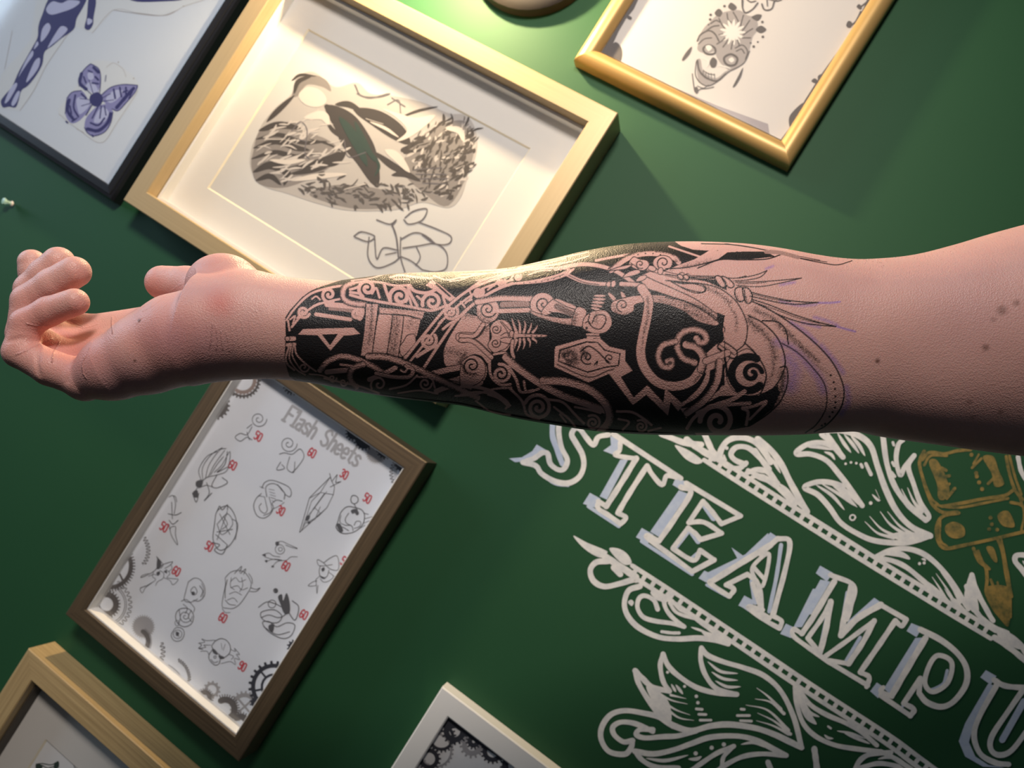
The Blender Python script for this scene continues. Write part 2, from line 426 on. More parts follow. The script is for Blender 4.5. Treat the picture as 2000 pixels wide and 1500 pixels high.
# ------------------------------------------------------------------ wall lamp
def lathe(name, prof, mat, root, origin, axis, n=40, smooth=True):
    ax = Vector(axis).normalized(); q = Vector((0, 0, 1)).rotation_difference(ax)
    V = []; Fc = []
    for r, h in prof:
        for i in range(n):
            a = 2 * math.pi * i / n
            V.append(Vector(origin) + q @ Vector((r * math.cos(a), r * math.sin(a), h)))
    for j in range(len(prof) - 1):
        for i in range(n):
            Fc.append((j * n + i, j * n + (i + 1) % n, (j + 1) * n + (i + 1) % n, (j + 1) * n + i))
    Fc.append(tuple(range(n - 1, -1, -1))); Fc.append(tuple((len(prof) - 1) * n + i for i in range(n)))
    o = fix_normals(mesh_obj(name, V, Fc, mat, root))
    if smooth:
        o.data.polygons.foreach_set('use_smooth', [True] * len(o.data.polygons)); o.data.set_sharp_from_angle(angle=math.radians(40))
    return o
def tube(name, P, r, mat, root, n=12, closed_ends=True):
    P = [Vector(p) for p in P]; V = []; Fc = []
    up = Vector((0.3, 0.2, 1)).normalized()
    rr = r if hasattr(r, '__len__') else [r] * len(P)
    for i, p in enumerate(P):
        t = (P[min(i + 1, len(P) - 1)] - P[max(i - 1, 0)]).normalized()
        a = t.cross(up).normalized(); b = t.cross(a)
        V += [p + rr[i] * (math.cos(2 * math.pi * k / n) * a + math.sin(2 * math.pi * k / n) * b) for k in range(n)]
    for i in range(len(P) - 1):
        Fc += [(i * n + k, i * n + (k + 1) % n, (i + 1) * n + (k + 1) % n, (i + 1) * n + k) for k in range(n)]
    Fc += [tuple(range(n - 1, -1, -1)), tuple((len(P) - 1) * n + k for k in range(n))]
    return fix_normals(mesh_obj(name, V, Fc, mat, root, True))
LC = (-0.409, 1.909)
M_BRONZE = plain('dark_bronze', (0.022, 0.018, 0.015, 1), 0.6)
lamp = tag(empty('sconce_lamp', (LC[0], 0, LC[1])), 'round dark wall lamp base cut off by the top edge', 'lamp')
lathe('base', [(0.0715, 0.0), (0.0715, 0.012), (0.066, 0.0165), (0.052, 0.0185)], M_BRONZE, lamp, (LC[0], -0.0003, LC[1]), (0, -1, 0))
lathe('cover_plate', [(0.054, 0.0), (0.054, 0.003), (0.0515, 0.0042), (0.012, 0.0048)], plain('white_enamel', (0.8, 0.78, 0.74, 1), 0.4), lamp, (LC[0], -0.0188, LC[1]), (0, -1, 0))
LB = Vector((-0.498, -0.118, 1.900))
tube('arm', [(LC[0], -0.023, LC[1] + 0.01), (LC[0] - 0.005, -0.06, LC[1] + 0.035), (LC[0] - 0.03, -0.10, LC[1] + 0.075), (LB[0] + 0.02, -0.122, LB[2] + 0.085), (LB[0], -0.120, LB[2] + 0.062)], 0.0045, M_BRONZE, lamp)
shade = lathe('shade', [(0.012, 0.066), (0.020, 0.060), (0.0445, 0.004), (0.0445, 0.002), (0.0425, 0.002), (0.018, 0.057), (0.010, 0.060)], M_BRONZE, lamp, LB, (-0.55, 0.05, 0.83))
def bulb_material():
    t = NT('lit_bulb'); em = t.n('ShaderNodeEmission', i_Strength=6.0); em.inputs[0].default_value = (1.0, 0.72, 0.40, 1); t.l(em.outputs[0], t.out.inputs[0]); return t.m
lathe('bulb', [(0.004, 0.052), (0.007, 0.045), (0.014, 0.034), (0.015, 0.026), (0.011, 0.017), (0.003, 0.0145)], bulb_material(), lamp, LB, (-0.55, 0.05, 0.83), 20)
pl = bpy.data.lights.new('lamp_light', 'POINT'); pl.energy = 16.0; pl.color = (1.0, 0.74, 0.42); pl.shadow_soft_size = 0.010
plo = bpy.data.objects.new('lamp_light', pl); COL.objects.link(plo); plo.location = tuple(LB + Vector((-0.55, 0.05, 0.83)) * 0.009); plo.parent = lamp; plo.matrix_parent_inverse = lamp.matrix_basis.inverted()

# ------------------------------------------------------------------ push pin
def push_pin():
    t = NT('clear_green_plastic'); t.set(Base_Color=(0.60, 0.85, 0.72, 1), Roughness=0.15, Transmission_Weight=0.35, IOR=1.45)
    p = wall_pt(30, 400)
    root = tag(empty('push_pin', tuple(p)), 'tiny clear plastic push pin stuck in the wall below the black frame', 'push pin')
    ax = Vector((-0.25, -1, -0.15))
    lathe('needle', [(0.0006, 0.0), (0.0006, 0.004)], plain('steel_pin', (0.6, 0.6, 0.6, 1), 0.3, 1.0), root, p, ax, 10)
    lathe('collar', [(0.0030, 0.0035), (0.0033, 0.0042), (0.0030, 0.0048), (0.0019, 0.0056)], plain('pale_pin_plastic', (0.75, 0.66, 0.58, 1), 0.3), root, p, ax, 12)
    lathe('grip', [(0.0019, 0.0056), (0.0022, 0.009), (0.0038, 0.0115), (0.0042, 0.0130), (0.0036, 0.0142), (0.0015, 0.0146)], t.m, root, p, ax, 8, False)
push_pin()
# ------------------------------------------------------------------ the tattoo, drawn as vector shapes and stored per vertex of the arm
TATTOO_ART = '''
@ 0 0 1
K f 557,620 566,606 590,580 620,562 660,549 700,538 770,528 880,522 1000,514 1070,500 1150,480 1230,466 1310,466 1330,480 1380,496 1420,540 1416,645 1414,664 1400,672 1376,694 1370,700 1378,730 1330,760 1330,800 1360,850 1300,862 1100,850 900,810 760,790 680,775 600,760 565,735 555,700 558,665
@ 1300 420 .35
W g 340,830 400,770 470,750 545,840 560,920 520,1000 420,1000 350,940
K f 90,1170 140,1100 300,1010 520,1005 620,955 640,990 600,1080 470,1180 280,1215 60,1215
K f 0,820 220,880 330,830 330,950 200,1060 90,1080 0,1000
W f 0,300 180,296 330,255 420,250 600,232 560,420 480,380 280,340 0,330
W f 320,640 330,560 230,520 110,460 0,420 0,330 230,372 340,420 430,520 460,640 430,730 340,770
K f 0,180 220,198 300,196 190,236 60,200
K f 290,248 345,208 450,203 560,203 612,232 480,246
W s9 20,175 190,232
@ 500 440 .26667
W s15 222,692 290,600 400,502 540,458 650,440
W s14 262,745 330,665 430,590 540,556 615,540
W s12 235,700 245,770
W p17 348,635 46,8 20,560
W p19 535,508 58,8 60,560
W s10 250,690 285,665 270,720
W s10 300,680 330,640
W s10 410,540 440,520 470,545
W s10 420,590 465,570
K s4 215,690 270,610 390,490 540,440 660,430
W g 220,815 285,812 296,828 285,848 222,848 214,830
W g 222,862 288,858 296,874 286,892 224,892 216,876
K s4 240,815 250,830 240,846
K s4 262,862 268,878 262,892
K s3 218,855 290,853
W s12 240,895 218,970 232,1020 280,1060
W s9 255,895 245,980 300,1060 360,1095
W s8 270,895 268,960 320,1050
W s10 285,895 300,950 370,1020 440,1070
W p10 350,1040 40,6 0,420
W s8 390,1090 480,1100 560,1130
W f 308,800 345,760 715,750 762,795 690,806 642,808 545,918 452,806
K f 482,800 600,796 542,880
W s32 520,580 640,590 760,606 775,640 760,680
5 s22 540,612 640,620 700,628
W s24 440,652 560,670 690,690
4 h40 450,700 600,720 760,740
W p20 735,645 44,6 -60,420
W b40,3 705,425 655,450 635,500 655,548 715,572 790,580
W s17 690,510 800,540 950,568 1100,592 1230,618 1300,622 1400,585
W s14 700,424 800,412 920,420 1010,440 1110,440
W p22 815,462 68,10 120,640
W s16 690,470 740,455 770,430
W s16 690,490 760,500
W s14 850,500 880,460 905,530
W p24 1055,522 78,10 160,690
W s18 940,440 960,500 985,560
W s14 1100,560 1120,530 1140,590
W s14 1180,520 1210,545
W p22 1290,562 74,10 160,660
W s18 1110,440 1130,500 1180,590
W s16 1370,520 1390,590
W s20 1125,440 1160,480 1250,495 1330,465
W f 1290,400 1340,430 1460,530 1420,560 1320,480 1240,440
K s10 1320,430 1420,520
K e40,16 1210,452 10
W s14 985,380 1060,365 1170,380 1290,388
W s10 1010,395 1120,395
W s10 1300,370 1400,400 1480,385 1560,375
W s8 1420,410 1500,400 1600,360
W s8 700,405 850,385 980,350 1200,345 1500,335 1870,325
W s6 1500,360 1700,350 1870,345
W f 805,575 895,578 872,760 845,960 765,955 792,760
W f 900,650 1000,655 985,780 955,955 850,955 880,760
W f 1000,658 1080,665 1070,780 1040,965 955,955 985,790
W f 1080,662 1205,690 1180,800 1095,965 1040,960 1070,780
W f 905,598 1235,628 1215,690 1100,660 905,648
6 h46 850,580 845,700 832,860
4 h60 820,590 815,760 790,900
6 h44 1040,660 1030,780 1005,950
5 h60 1010,670 1000,800 985,940
5 h50 1150,690 1120,740
4 h44 905,610 1050,620 1220,650
4 h40 1180,700 1170,790
K s6 805,575 792,760 765,955
K s6 897,580 875,760 848,958
K s6 1002,656 985,785 957,955
K s6 1082,664 1070,785 1042,962
K s6 905,648 1100,660 1215,690
K s6 905,598 1060,612 1235,630
W g 1080,850 1110,805 1160,800 1165,860 1110,930 1070,960 1050,900
W p14 1130,850 36,6 -90,300
W s17 1092,975 1230,800 1390,610 1550,480 1710,408 1880,355
W s17 1232,1040 1350,860 1480,680 1620,556 1760,470 1880,425
W s13 1125,1000 1240,860 1390,670 1540,540 1690,450 1880,400
W p20 1262,845 62,8 -40,560
W s22 1180,960 1260,910 1320,880
W p18 1425,640 56,8 -40,560
W s16 1370,760 1420,720 1480,690
W s16 1340,720 1370,690
W p16 1630,490 40,7 -40,520
W s12 1540,560 1580,545
W s14 1690,450 1740,440 1780,400
W s12 1500,560 1530,600
W g 1372,960 1385,880 1450,760 1530,650 1600,660 1700,690 1712,880 1735,960 1700,1015 1650,960 1580,950 1520,1010 1500,1050 1395,1035
6 h60 1540,660 1620,640
5 h70 1380,920 1460,930 1530,940
7 h60 1500,1000 1530,950
W b26,0 1720,690 1650,760 1600,800 1495,800 1480,825 1510,845 1600,848 1720,955
K s6 1500,822 1620,822 1680,740
5 h46 1640,800 1690,760
W g 1500,1070 1530,990 1590,955 1660,980 1695,1060 1670,1140 1600,1185 1440,1170 1400,1130 1480,1105
K p9 1588,1025 72,8 150,640
7 h30 1512,1000 1500,1060 1540,1100
W b40,0 1300,1085 1400,1060 1500,1040
W b46,0 1410,1160 1530,1180 1640,1150
W b36,0 1560,1195 1430,1180 1320,1215
W b42,3 470,1060 530,995 630,960 740,982 850,1030 935,1085
W b36,0 520,1075 620,1065 700,1060
W b44,3 780,1020 715,1045 688,1095 700,1150 735,1180
W b34,0 830,1130 920,1095 1020,1045
W b46,3 825,962 950,966 1080,1008 1210,1066 1340,1130 1480,1195 1620,1262
W b26,0 880,1085 1000,1110 1120,1110 1150,1060 1100,1030
W s12 1060,1060 1090,1075 1110,1050
W s14 620,1020 700,1030
W p12 900,1165 62,8 150,600
W s12 980,1200 1100,1170 1180,1100
W s12 500,1120 620,1150 760,1180 900,1230
W p10 560,1120 30,6 0,400
W p12 1240,1160 48,8 0,500
W s11 1180,1110 1280,1120 1310,1190
W s10 1040,1230 1200,1210 1330,1235
W p10 640,1150 30,6 0,420
W s14 1620,1180 1720,1210 1800,1260 1860,1320
W s12 1460,1250 1600,1240 1740,1200 1870,1190
W s12 1850,1330 1780,1270 1700,1240
@ 900 440 .29326
W s11 0,470 130,375 290,325 450,298 600,285 720,292
W s12 0,610 80,530 190,455 330,395 480,372 620,340 745,295
W s12 380,388 560,372 690,335 750,292
K d4 420,384 460,381 500,378 540,374 580,366 620,356 660,343
W p15 115,450 34,6 -40,520
W p13 270,382 30,6 -40,480
W p11 380,345 24,5 -40,460
W s10 30,520 70,480 60,440
W s10 180,430 220,400
W s9 320,370 350,335
W s8 450,330 520,305 600,300
W s7 0,350 120,330 240,310 400,290 560,270 760,235
W s6 100,370 260,335 420,310
W s6 200,300 420,262 640,222 850,178
W s6 380,285 560,255 700,220
W s7 520,280 700,250 850,205
W s22 630,292 780,262 900,266 1020,300 1105,350 1150,385
W s20 700,325 800,370 900,388 990,392
K s4 720,335 820,380 920,395
W e17,24 985,393 15
W e17,24 1016,390 15
K o4 985,393 17,0
W b30,2 1070,392 1200,402 1330,432 1440,470
W s14 900,235 1000,215 1120,195 1260,180
W b34,1 1000,300 1100,225 1200,192 1320,190 1420,215 1450,245
K d5 1180,195 1230,188 1280,188 1330,196 1375,208
W e66,50 1345,250 0
K p6 1350,250 52,6 60,540
6 h26 1440,230 1400,290
W f 1395,290 1450,265 1560,225 1660,165 1705,150 1705,350 1600,335 1480,325
W f 1205,375 1210,330 1290,300 1400,330 1500,360 1600,420 1705,500 1705,640 1600,570 1480,500 1400,470 1250,420
K s5 1210,330 1300,372 1410,420 1560,490 1705,590
K s5 1400,372 1480,390 1580,385 1632,415 1620,445 1560,450 1480,420 1400,372
W s7 1240,300 1300,320 1400,345
W b20,0 1250,290 1330,312 1450,340 1560,348 1705,352
W e30,18 1272,287 20
W e18,24 1330,305 10
W e22,26 1470,340 10
W e16,24 1508,345 10
W g 1120,255 1150,210 1190,225 1240,235 1255,265 1220,300 1160,290
K p5 1195,258 32,5 60,500
K s4 1130,250 1160,270 1190,300
W g 980,305 1060,275 1140,262 1100,290 1020,300
W g 1080,345 1120,310 1180,295 1195,315 1150,335
W g 1165,372 1190,340 1230,332 1235,352 1200,372
W g 1010,500 985,470 980,445 1010,460 1035,490 1030,508
W g 1070,478 1065,440 1090,455 1100,480
W g 1000,560 1010,510 1070,488 1150,470 1290,462 1450,490 1590,545 1705,620 1705,668 1580,640 1480,570 1360,525 1240,512 1160,530 1150,570 1100,598 1040,590
K p6 1078,532 46,6 100,560
5 h36 1010,540 1050,595 1130,590
5 h60 1300,490 1450,540 1560,600 1660,640
6 h50 1480,560 1620,620
W b58,0 1205,420 1250,500 1238,620 1212,740 1198,850 1225,950 1310,1045 1430,1072 1540,1035 1600,955
W b46,2 1600,960 1615,880 1570,815 1500,795
6 h20 1245,480 1245,600 1220,720
5 h14 1215,740 1205,840
6 h24 1560,1040 1625,950 1630,880
W b42,3 1555,915 1475,880 1440,800 1465,725 1540,695 1615,715 1635,765 1595,785 1570,755
W b40,3 1425,775 1345,800 1315,870 1340,935 1395,945 1405,900 1380,905
W e78,86 180,565 0
K p7 180,560 58,6 30,600
5 h40 100,570 130,620 200,640
W b36,1 110,510 250,486 400,486 530,490
W s26 265,572 350,570 450,565
5 s40 280,530 440,525
K s4 265,550 440,545
K s4 270,588 450,582
W e84,82 545,530 0
K p7 550,525 58,6 30,600
W g 620,490 700,510 770,545 760,610 640,580 560,600 540,570
7 s40 640,540 740,590
W g 460,570 560,600 680,618 750,620 740,665 620,645 500,605
5 h30 500,610 620,640 740,660
K s5 620,495 700,540 760,560
K s5 590,575 680,600 750,615
W g 775,545 835,565 830,620 815,672 745,665 745,620
6 h36 760,590 755,650
W g 812,680 820,620 855,585 905,565 965,570 1000,612 1005,665 965,712 900,722 845,705
K s6 860,590 850,640 880,680 930,690 965,640 955,600 900,600 875,650
K s5 830,650 850,640 865,660
K d9 838,685
5 h28 900,580 900,640
W e42,10 925,470 0
W e46,11 922,492 2
W e46,11 915,514 4
W e42,11 905,536 8
W e34,10 897,556 12
W f 835,720 920,722 930,752 840,755
K s5 830,735 925,738
W f 628,808 830,752 930,757 988,808 1097,834 1092,957 988,988 850,1047 622,942
K f 655,828 835,772 915,777 962,828 1064,852 1054,938 962,950 845,984 646,908
W f 664,836 838,782 911,786 956,836 1056,858 1046,930 958,942 845,974 655,902
K s5 640,926 848,1012 980,968 1075,945
8 h60 690,860 740,850 760,900 720,910
7 h50 810,830 830,870
K p7 840,880 48,6 60,560
K s7 800,840 850,805 910,840 950,880 985,910
K p6 990,885 34,5 80,520
K p5 708,868 30,5 60,420
K s6 890,930 910,905 905,930
W f 985,985 1095,905 1142,968 1065,1010 1150,1148 1242,1065 1350,1182 1362,1090 1482,1195 1448,1238 1396,1172 1380,1268 1236,1128 1146,1197
W s16 1480,1195 1530,1150 1600,1080 1640,1000 1650,940
W g 195,680 240,632 305,638 345,700 335,785 290,850 225,852 180,800 205,745
K p5 235,692 34,5 -30,520
K p5 232,785 34,5 -30,520
K s4 260,640 300,690 320,740
K s4 270,640 330,700
K s4 265,735 300,715 330,720
K s4 265,755 300,745 330,750
K s4 265,775 300,785 325,790
K s4 250,840 300,820 330,780
W e16,24 340,725 0
W g 365,700 385,720 560,728 555,745 385,748 360,770 350,735
K d5 430,733 470,735 505,738 535,738
W s17,1 372,715 352,660 340,620
W s15,1 395,712 392,660 380,628
W s15,1 420,712 430,670 425,638
W s14,1 450,712 465,680 470,652
W s14,1 480,712 500,690 510,668
W s17,1 370,765 355,810 345,870
W s15,1 395,760 390,800 375,838
W s15,1 420,758 425,790 415,825
W s14,1 450,757 462,780 460,810
W s14,1 480,754 500,770 505,785
W b20,0 345,770 340,830 352,880
W b14,0 220,860 290,850 330,880
K p5 245,900 28,5 60,480
W g 0,930 30,890 80,865 140,890 165,950 150,1020 90,1065 0,1075
K p8 75,935 58,7 120,640
7 h24 10,930 40,985 100,990
W b24,0 0,735 90,735 150,660
W b24,0 0,765 85,775 205,880
W b46,1 300,880 390,958 530,1055 680,1135 840,1190 960,1232
W b50,1 550,1035 690,1040 830,1080 930,1150 985,1230 985,1310 930,1375
W p17 268,990 66,8 -100,520
W s14 190,900 200,1000 260,1060 330,1060
W s15 320,940 370,1030 400,1110 480,1100
W s12 420,1040 440,1110 520,1090
W s14 330,1090 400,1160 420,1200
W p20 515,1215 92,10 -160,560
W s14 420,1200 440,1260 520,1290
W s14 580,1160 680,1180 760,1260 820,1320
W p14 880,1315 52,7 -120,520
W s12 620,1210 720,1290 760,1340
W s11 660,1260 700,1310
W s12 760,1210 860,1230 930,1250
W s14 1040,1240 1140,1245 1220,1290 1270,1330
W p12 1200,1340 44,6 -120,480
W s12 1050,1290 1120,1310 1080,1360
W s12 1250,1370 1330,1350
W s14 0,1075 100,1080 200,1110 300,1180
W s12 0,1130 120,1110 260,1140 320,1190 300,1220
W s10 100,1170 200,1240 330,1262
@ 1300 420 .35
K s5 0,300 120,292 250,262 350,228 400,206
K s5 180,296 300,250 420,250 560,246 640,222
K s4 200,160 400,168 600,205 760,244 880,268 960,278 1040,255
K s3 330,160 500,185 700,222 860,252
K s3 340,160 560,195 740,238 900,262
5 s22 560,205 640,210 740,236
5 h30 100,290 250,262
K s5 0,330 100,345 200,356 280,352
W g 66,335 82,330 98,345 92,360 72,358
W g 98,338 115,332 130,345 122,360 102,360
K c4 66,340 82,330 98,345 90,360
K c4 98,342 115,332 130,346 120,362
K s4 130,345 280,348 400,352 500,335 566,310
K s4 380,368 460,362 530,345 566,310
K s4 400,352 450,340
K s4 390,375 520,372 640,364 758,352
K s4 395,392 520,400 640,380 758,352
K s3 400,383 480,382 560,376
W g 275,350 300,340 330,370 328,402 300,395
W g 312,345 345,352 380,385 375,404 345,400
K c5 275,348 300,340 335,375 325,404 300,392
K c5 312,345 345,352 382,386 372,405 345,398
W g 390,415 420,400 440,425 440,470 410,480 388,450
W g 430,410 462,412 482,450 475,485 452,490 436,450
K c5 390,412 420,402 440,425 440,470 412,484 388,450
K c5 430,408 462,410 484,448 476,486 450,490 434,450
6 h16 395,450 400,475
6 h16 445,460 452,485
K s5 475,430 560,452 680,476 780,486 850,488
K s5 470,452 540,468 640,490 740,498 850,488
K s3 480,440 600,470 700,484
K s5 480,470 580,502 700,550 830,592 950,622
K s5 540,505 640,560 760,600 860,615 950,622
K s3 500,488 620,530 740,575 860,605
K s5 0,365 60,370 160,380 240,390 320,420 400,490 450,590 455,660 440,720 400,755
K s4 30,372 90,378 170,386 215,402 220,420 200,430 140,420 80,398 30,372
6 h26 215,400 300,440 360,490
5 h20 330,470 390,560 395,640
K s5 0,460 100,480 220,540 320,620 330,650
6 h40 110,500 200,520 280,580
5 h40 60,480 160,520 240,600
K s5 290,720 330,710 400,765 372,802 290,745
W f 288,735 318,705 398,762 374,800
K s5 288,735 318,705 398,762 374,800 288,735
K s4 300,722 385,782
6 h16 330,740 370,770
W b34,0 225,815 290,790 345,770
K s6 480,480 600,540 720,620 840,720 930,820 985,930 995,1010 970,1090 900,1170 830,1210
K s6 540,590 620,595 670,640 685,720
K s5 650,715 740,770 820,850 880,930 900,1010 890,1090 840,1170 780,1215
6 h34 500,530 600,580 640,620
6 h36 660,640 740,720 800,780
6 h26 680,650 780,750 850,820
4 h22 800,790 860,850 900,880
K d6.5 921,895 938,933 945,970 948,1012 948,1045 945,1075 932,1100 915,1125 890,1165 872,1175
K s6 460,560 540,600 620,680 660,770 665,850 630,930 560,1005 490,1025
6 h40 470,600 540,650 590,720 610,800
6 h46 470,580 520,640
5 h22 600,800 600,880 560,940
K s6 440,712 500,770 550,850 560,910 530,1000
K s6 640,850 675,850 680,940 640,1040 570,1110 480,1170
7 h50 650,880 650,960 600,1060
K s6 625,950 600,1060 520,1140
K s4 330,700 330,800 340,900
K p44 462,888 98,90 -62,-315
K p28 482,885 56,12 -10,-420
K s14 330,800 350,900 400,985
W s14 240,850 230,930 170,1010 100,1050
W b36,2 300,820 285,930 220,1030 120,1105
W s20 440,985 370,1030 280,1060 180,1105
W s14 300,1000 320,960 330,1000
W p24 290,1150 98,14 180,740
W s16 120,1190 160,1130 240,1080 340,1060 470,1050
W s14 430,1080 460,1100 450,1170
W s12 470,1140 520,1090 560,1050
W s14 560,1040 480,1070 430,1075
V h40 620,710 700,740 780,820 850,900 880,980
V h60 690,800 720,860 700,960
V h26 1010,960 1020,1040 980,1110
V h24 870,730 940,810 990,880
V h22 700,600 780,650 840,710
V s12 850,490 920,490 972,484
V s12 950,620 1000,635 1058,650
V h14 640,480 740,505 840,500
V h16 830,570 900,590 960,615
V h12 560,300 600,285
V h14 640,390 720,375
V h16 760,600 860,625
'''
class Tattoo:
    X0, Y0, X1, Y1, S = 545.0, 455.0, 1692.0, 872.0, 2.0
    def __init__(s):
        s.w = int((s.X1 - s.X0) * s.S); s.h = int((s.Y1 - s.Y0) * s.S)
        s.ink = np.zeros((s.h, s.w), np.float32); s.vio = np.zeros((s.h, s.w), np.float32)
        n = RNG.random((s.h // 2 + 2, s.w // 2 + 2)).astype(np.float32)      # stipple grain, about 1.5 px
        yy = np.arange(s.h) / 2.0; xx = np.arange(s.w) / 2.0
        yi, xi = yy.astype(int), xx.astype(int); fy, fx = (yy - yi)[:, None], (xx - xi)[None]
        s.grain = (n[yi][:, xi] * (1 - fy) * (1 - fx) + n[yi + 1][:, xi] * fy * (1 - fx) + n[yi][:, xi + 1] * (1 - fy) * fx + n[yi + 1][:, xi + 1] * fy * fx)
        s.grain = np.clip((s.grain - 0.5) * 1.5 + 0.5, 0, 1)
    def win(s, P, m):
        a = (np.min(P, 0) - m - (s.X0, s.Y0)) * s.S; b = (np.max(P, 0) + m - (s.X0, s.Y0)) * s.S
        return max(0, int(a[0])), max(0, int(a[1])), min(s.w, int(b[0]) + 2), min(s.h, int(b[1]) + 2)
    def grid(s, x0, y0, x1, y1):
        return np.meshgrid(np.arange(x0, x1) / s.S + s.X0, np.arange(y0, y1) / s.S + s.Y0)
    def dist(s, P, m):
        """signed side and distance to a polyline inside its window"""
        x0, y0, x1, y1 = s.win(P, m)
        if x1 <= x0 or y1 <= y0: return None
        d = np.full((y1 - y0, x1 - x0), 1e6, np.float32); sd = np.zeros_like(d); tt = np.zeros_like(d)
        n = len(P) - 1
        for i in range(n):
            a, b = P[i], P[i + 1]
            u0, v0, u1, v1 = s.win(np.array([a, b]), m)
            if u1 <= u0 or v1 <= v0: continue
            X, Y = s.grid(u0, v0, u1, v1)
            ab = b - a; L = ab @ ab + 1e-9
            t = np.clip(((X - a[0]) * ab[0] + (Y - a[1]) * ab[1]) / L, 0, 1)
            ex = X - a[0] - t * ab[0]; ey = Y - a[1] - t * ab[1]
            q = np.hypot(ex, ey)
            sl = (slice(v0 - y0, v1 - y0), slice(u0 - x0, u1 - x0))
            m_ = q < d[sl]
            d[sl] = np.where(m_, q, d[sl]); sd[sl] = np.where(m_, np.sign(ab[0] * ey - ab[1] * ex), sd[sl]); tt[sl] = np.where(m_, (i + t) / n, tt[sl])
        return (slice(y0, y1), slice(x0, x1)), d, sd, tt
    def put(s, sl, cov, val):
        if val == 'V': s.vio[sl] = np.maximum(s.vio[sl], cov * 0.75)
        else: s.ink[sl] = s.ink[sl] * (1 - cov) + val * cov
    def stroke(s, P, w, val, taper=0):
        r = s.dist(P, w / 2 + 1.5)
        if r is None: return
        sl, d, sd, tt = r
        hw = w / 2 * ((1 - 0.8 * tt) if taper else 1)
        s.put(sl, np.clip((hw - d) * 1.3 + 0.5, 0, 1), val)
    def fill(s, P, val):
        x0, y0, x1, y1 = s.win(P, 1)
        if x1 <= x0 or y1 <= y0: return
        X, Y = s.grid(x0, y0, x1, y1); ins = np.zeros(X.shape, bool)
        Q = np.roll(P, -1, 0)
        for (ax, ay), (bx, by) in zip(P, Q):
            if ay == by: continue
            ins ^= ((ay > Y) != (by > Y)) & (X < (bx - ax) * (Y - ay) / (by - ay) + ax)
        s.put((slice(y0, y1), slice(x0, x1)), ins.astype(np.float32), val)
    def stipple(s, P, w, val, side=0, only=None):
        r = s.dist(P, w + 1)
        if r is None: return
        sl, d, sd, tt = r
        p = np.clip(1 - d / w, 0, 1) ** 0.9
        if side: p = p * (sd == side)
        g = s.grain[sl]
        if val == 'V':
            s.vio[sl] = np.maximum(s.vio[sl], p * (0.35 + 0.5 * g)); return
        cov = np.clip((p * val * 1.3 - g * 0.72) * 1.7, 0, 1)
        if only is not None: cov = cov * only[sl]
        s.ink[sl] = np.maximum(s.ink[sl], cov * 0.92)
    def band(s, P, w, shade, ol):
        s.stroke(P, w + 2 * ol, 1.0); s.stroke(P, w, 0.0)
        if not shade: return
        T = np.gradient(P, axis=0); T /= np.hypot(T[:, 0], T[:, 1])[:, None] + 1e-9
        N = np.stack([-T[:, 1], T[:, 0]], 1)
        if shade in (1, 3): s.stipple(P - N * w / 2, w * 0.42, 0.8)
        if shade in (2, 3): s.stipple(P + N * w / 2, w * 0.42, 0.8)
    def draw(s, txt):
        o = (0, 0); sc = 1.0
        for ln in txt.strip().splitlines():
            if ln[0] == '@':
                _, a, b, c = ln.split(); o = (float(a), float(b)); sc = float(c); continue
            c, rest = ln.split(' ', 1)
            val = {'K': 1.0, 'W': 0.0, 'V': 'V'}.get(c, None)
            if val is None: val = float(c) / 10
            k = rest[0]
            if k == 'e':
                h = rest.split(); rx, ry = (float(v) * sc for v in h[0][1:].split(',')); cx, cy = (float(v) for v in h[1].split(','))
                q = math.radians(float(h[2])); a = np.linspace(0, 2 * math.pi, 26, endpoint=False)
                P = np.stack([rx * np.cos(a), ry * np.sin(a)], 1) @ np.array([[math.cos(q), math.sin(q)], [-math.sin(q), math.cos(q)]]) + np.array([cx * sc + o[0], cy * sc + o[1]])
                s.fill(P, val)
                if val == 0: s.stroke(np.vstack([P, P[:1]]), 1.6, 1.0)
                continue
            for k, num, Q in parse(rest, o, sc):
                w = num[0]; x = num[1] if len(num) > 1 else 0
                if val == 0 and k in 'sp': w *= 1.18
                elif val == 1.0 and k in 'spc' and w < 3: w = w * 1.4
                if k == 's': s.stroke(smooth_path(Q, n=5), w, val, x)
                elif k == 'c': P = smooth_path(Q, True, 5); s.stroke(np.vstack([P, P[:1]]), w, val)
                elif k in 'pqo': s.stroke(Q, w, val)
                elif k == 'f':
                    s.fill(Q, val)
                elif k == 'g':
                    P = smooth_path(Q, True, 5); s.fill(P, val)
                    if val == 0: s.stroke(np.vstack([P, P[:1]]), 1.7, 1.0)
                elif k == 'd':
                    for q in Q: s.stroke(np.array([q, q + 0.01]), 2 * w, val)
                elif k == 'h': s.stipple(smooth_path(Q, n=4), w, val)
                elif k == 'b': s.band(smooth_path(Q, n=5), w, int(x), 1.5)
    def sample(s, px):
        u = (px[:, 0] - s.X0) * s.S; v = (px[:, 1] - s.Y0) * s.S
        ok = (u > 0) & (v > 0) & (u < s.w - 2) & (v < s.h - 2)
        u = np.clip(u, 0, s.w - 2.01); v = np.clip(v, 0, s.h - 2.01)
        i, j = u.astype(int), v.astype(int); fu, fv = u - i, v - j
        out = []
        for A in (s.ink, s.vio):
            q = A[j, i] * (1 - fu) * (1 - fv) + A[j, i + 1] * fu * (1 - fv) + A[j + 1, i] * (1 - fu) * fv + A[j + 1, i + 1] * fu * fv
            out.append(q * ok)
        return out
TATTOO = Tattoo()
TATTOO.draw(TATTOO_ART)
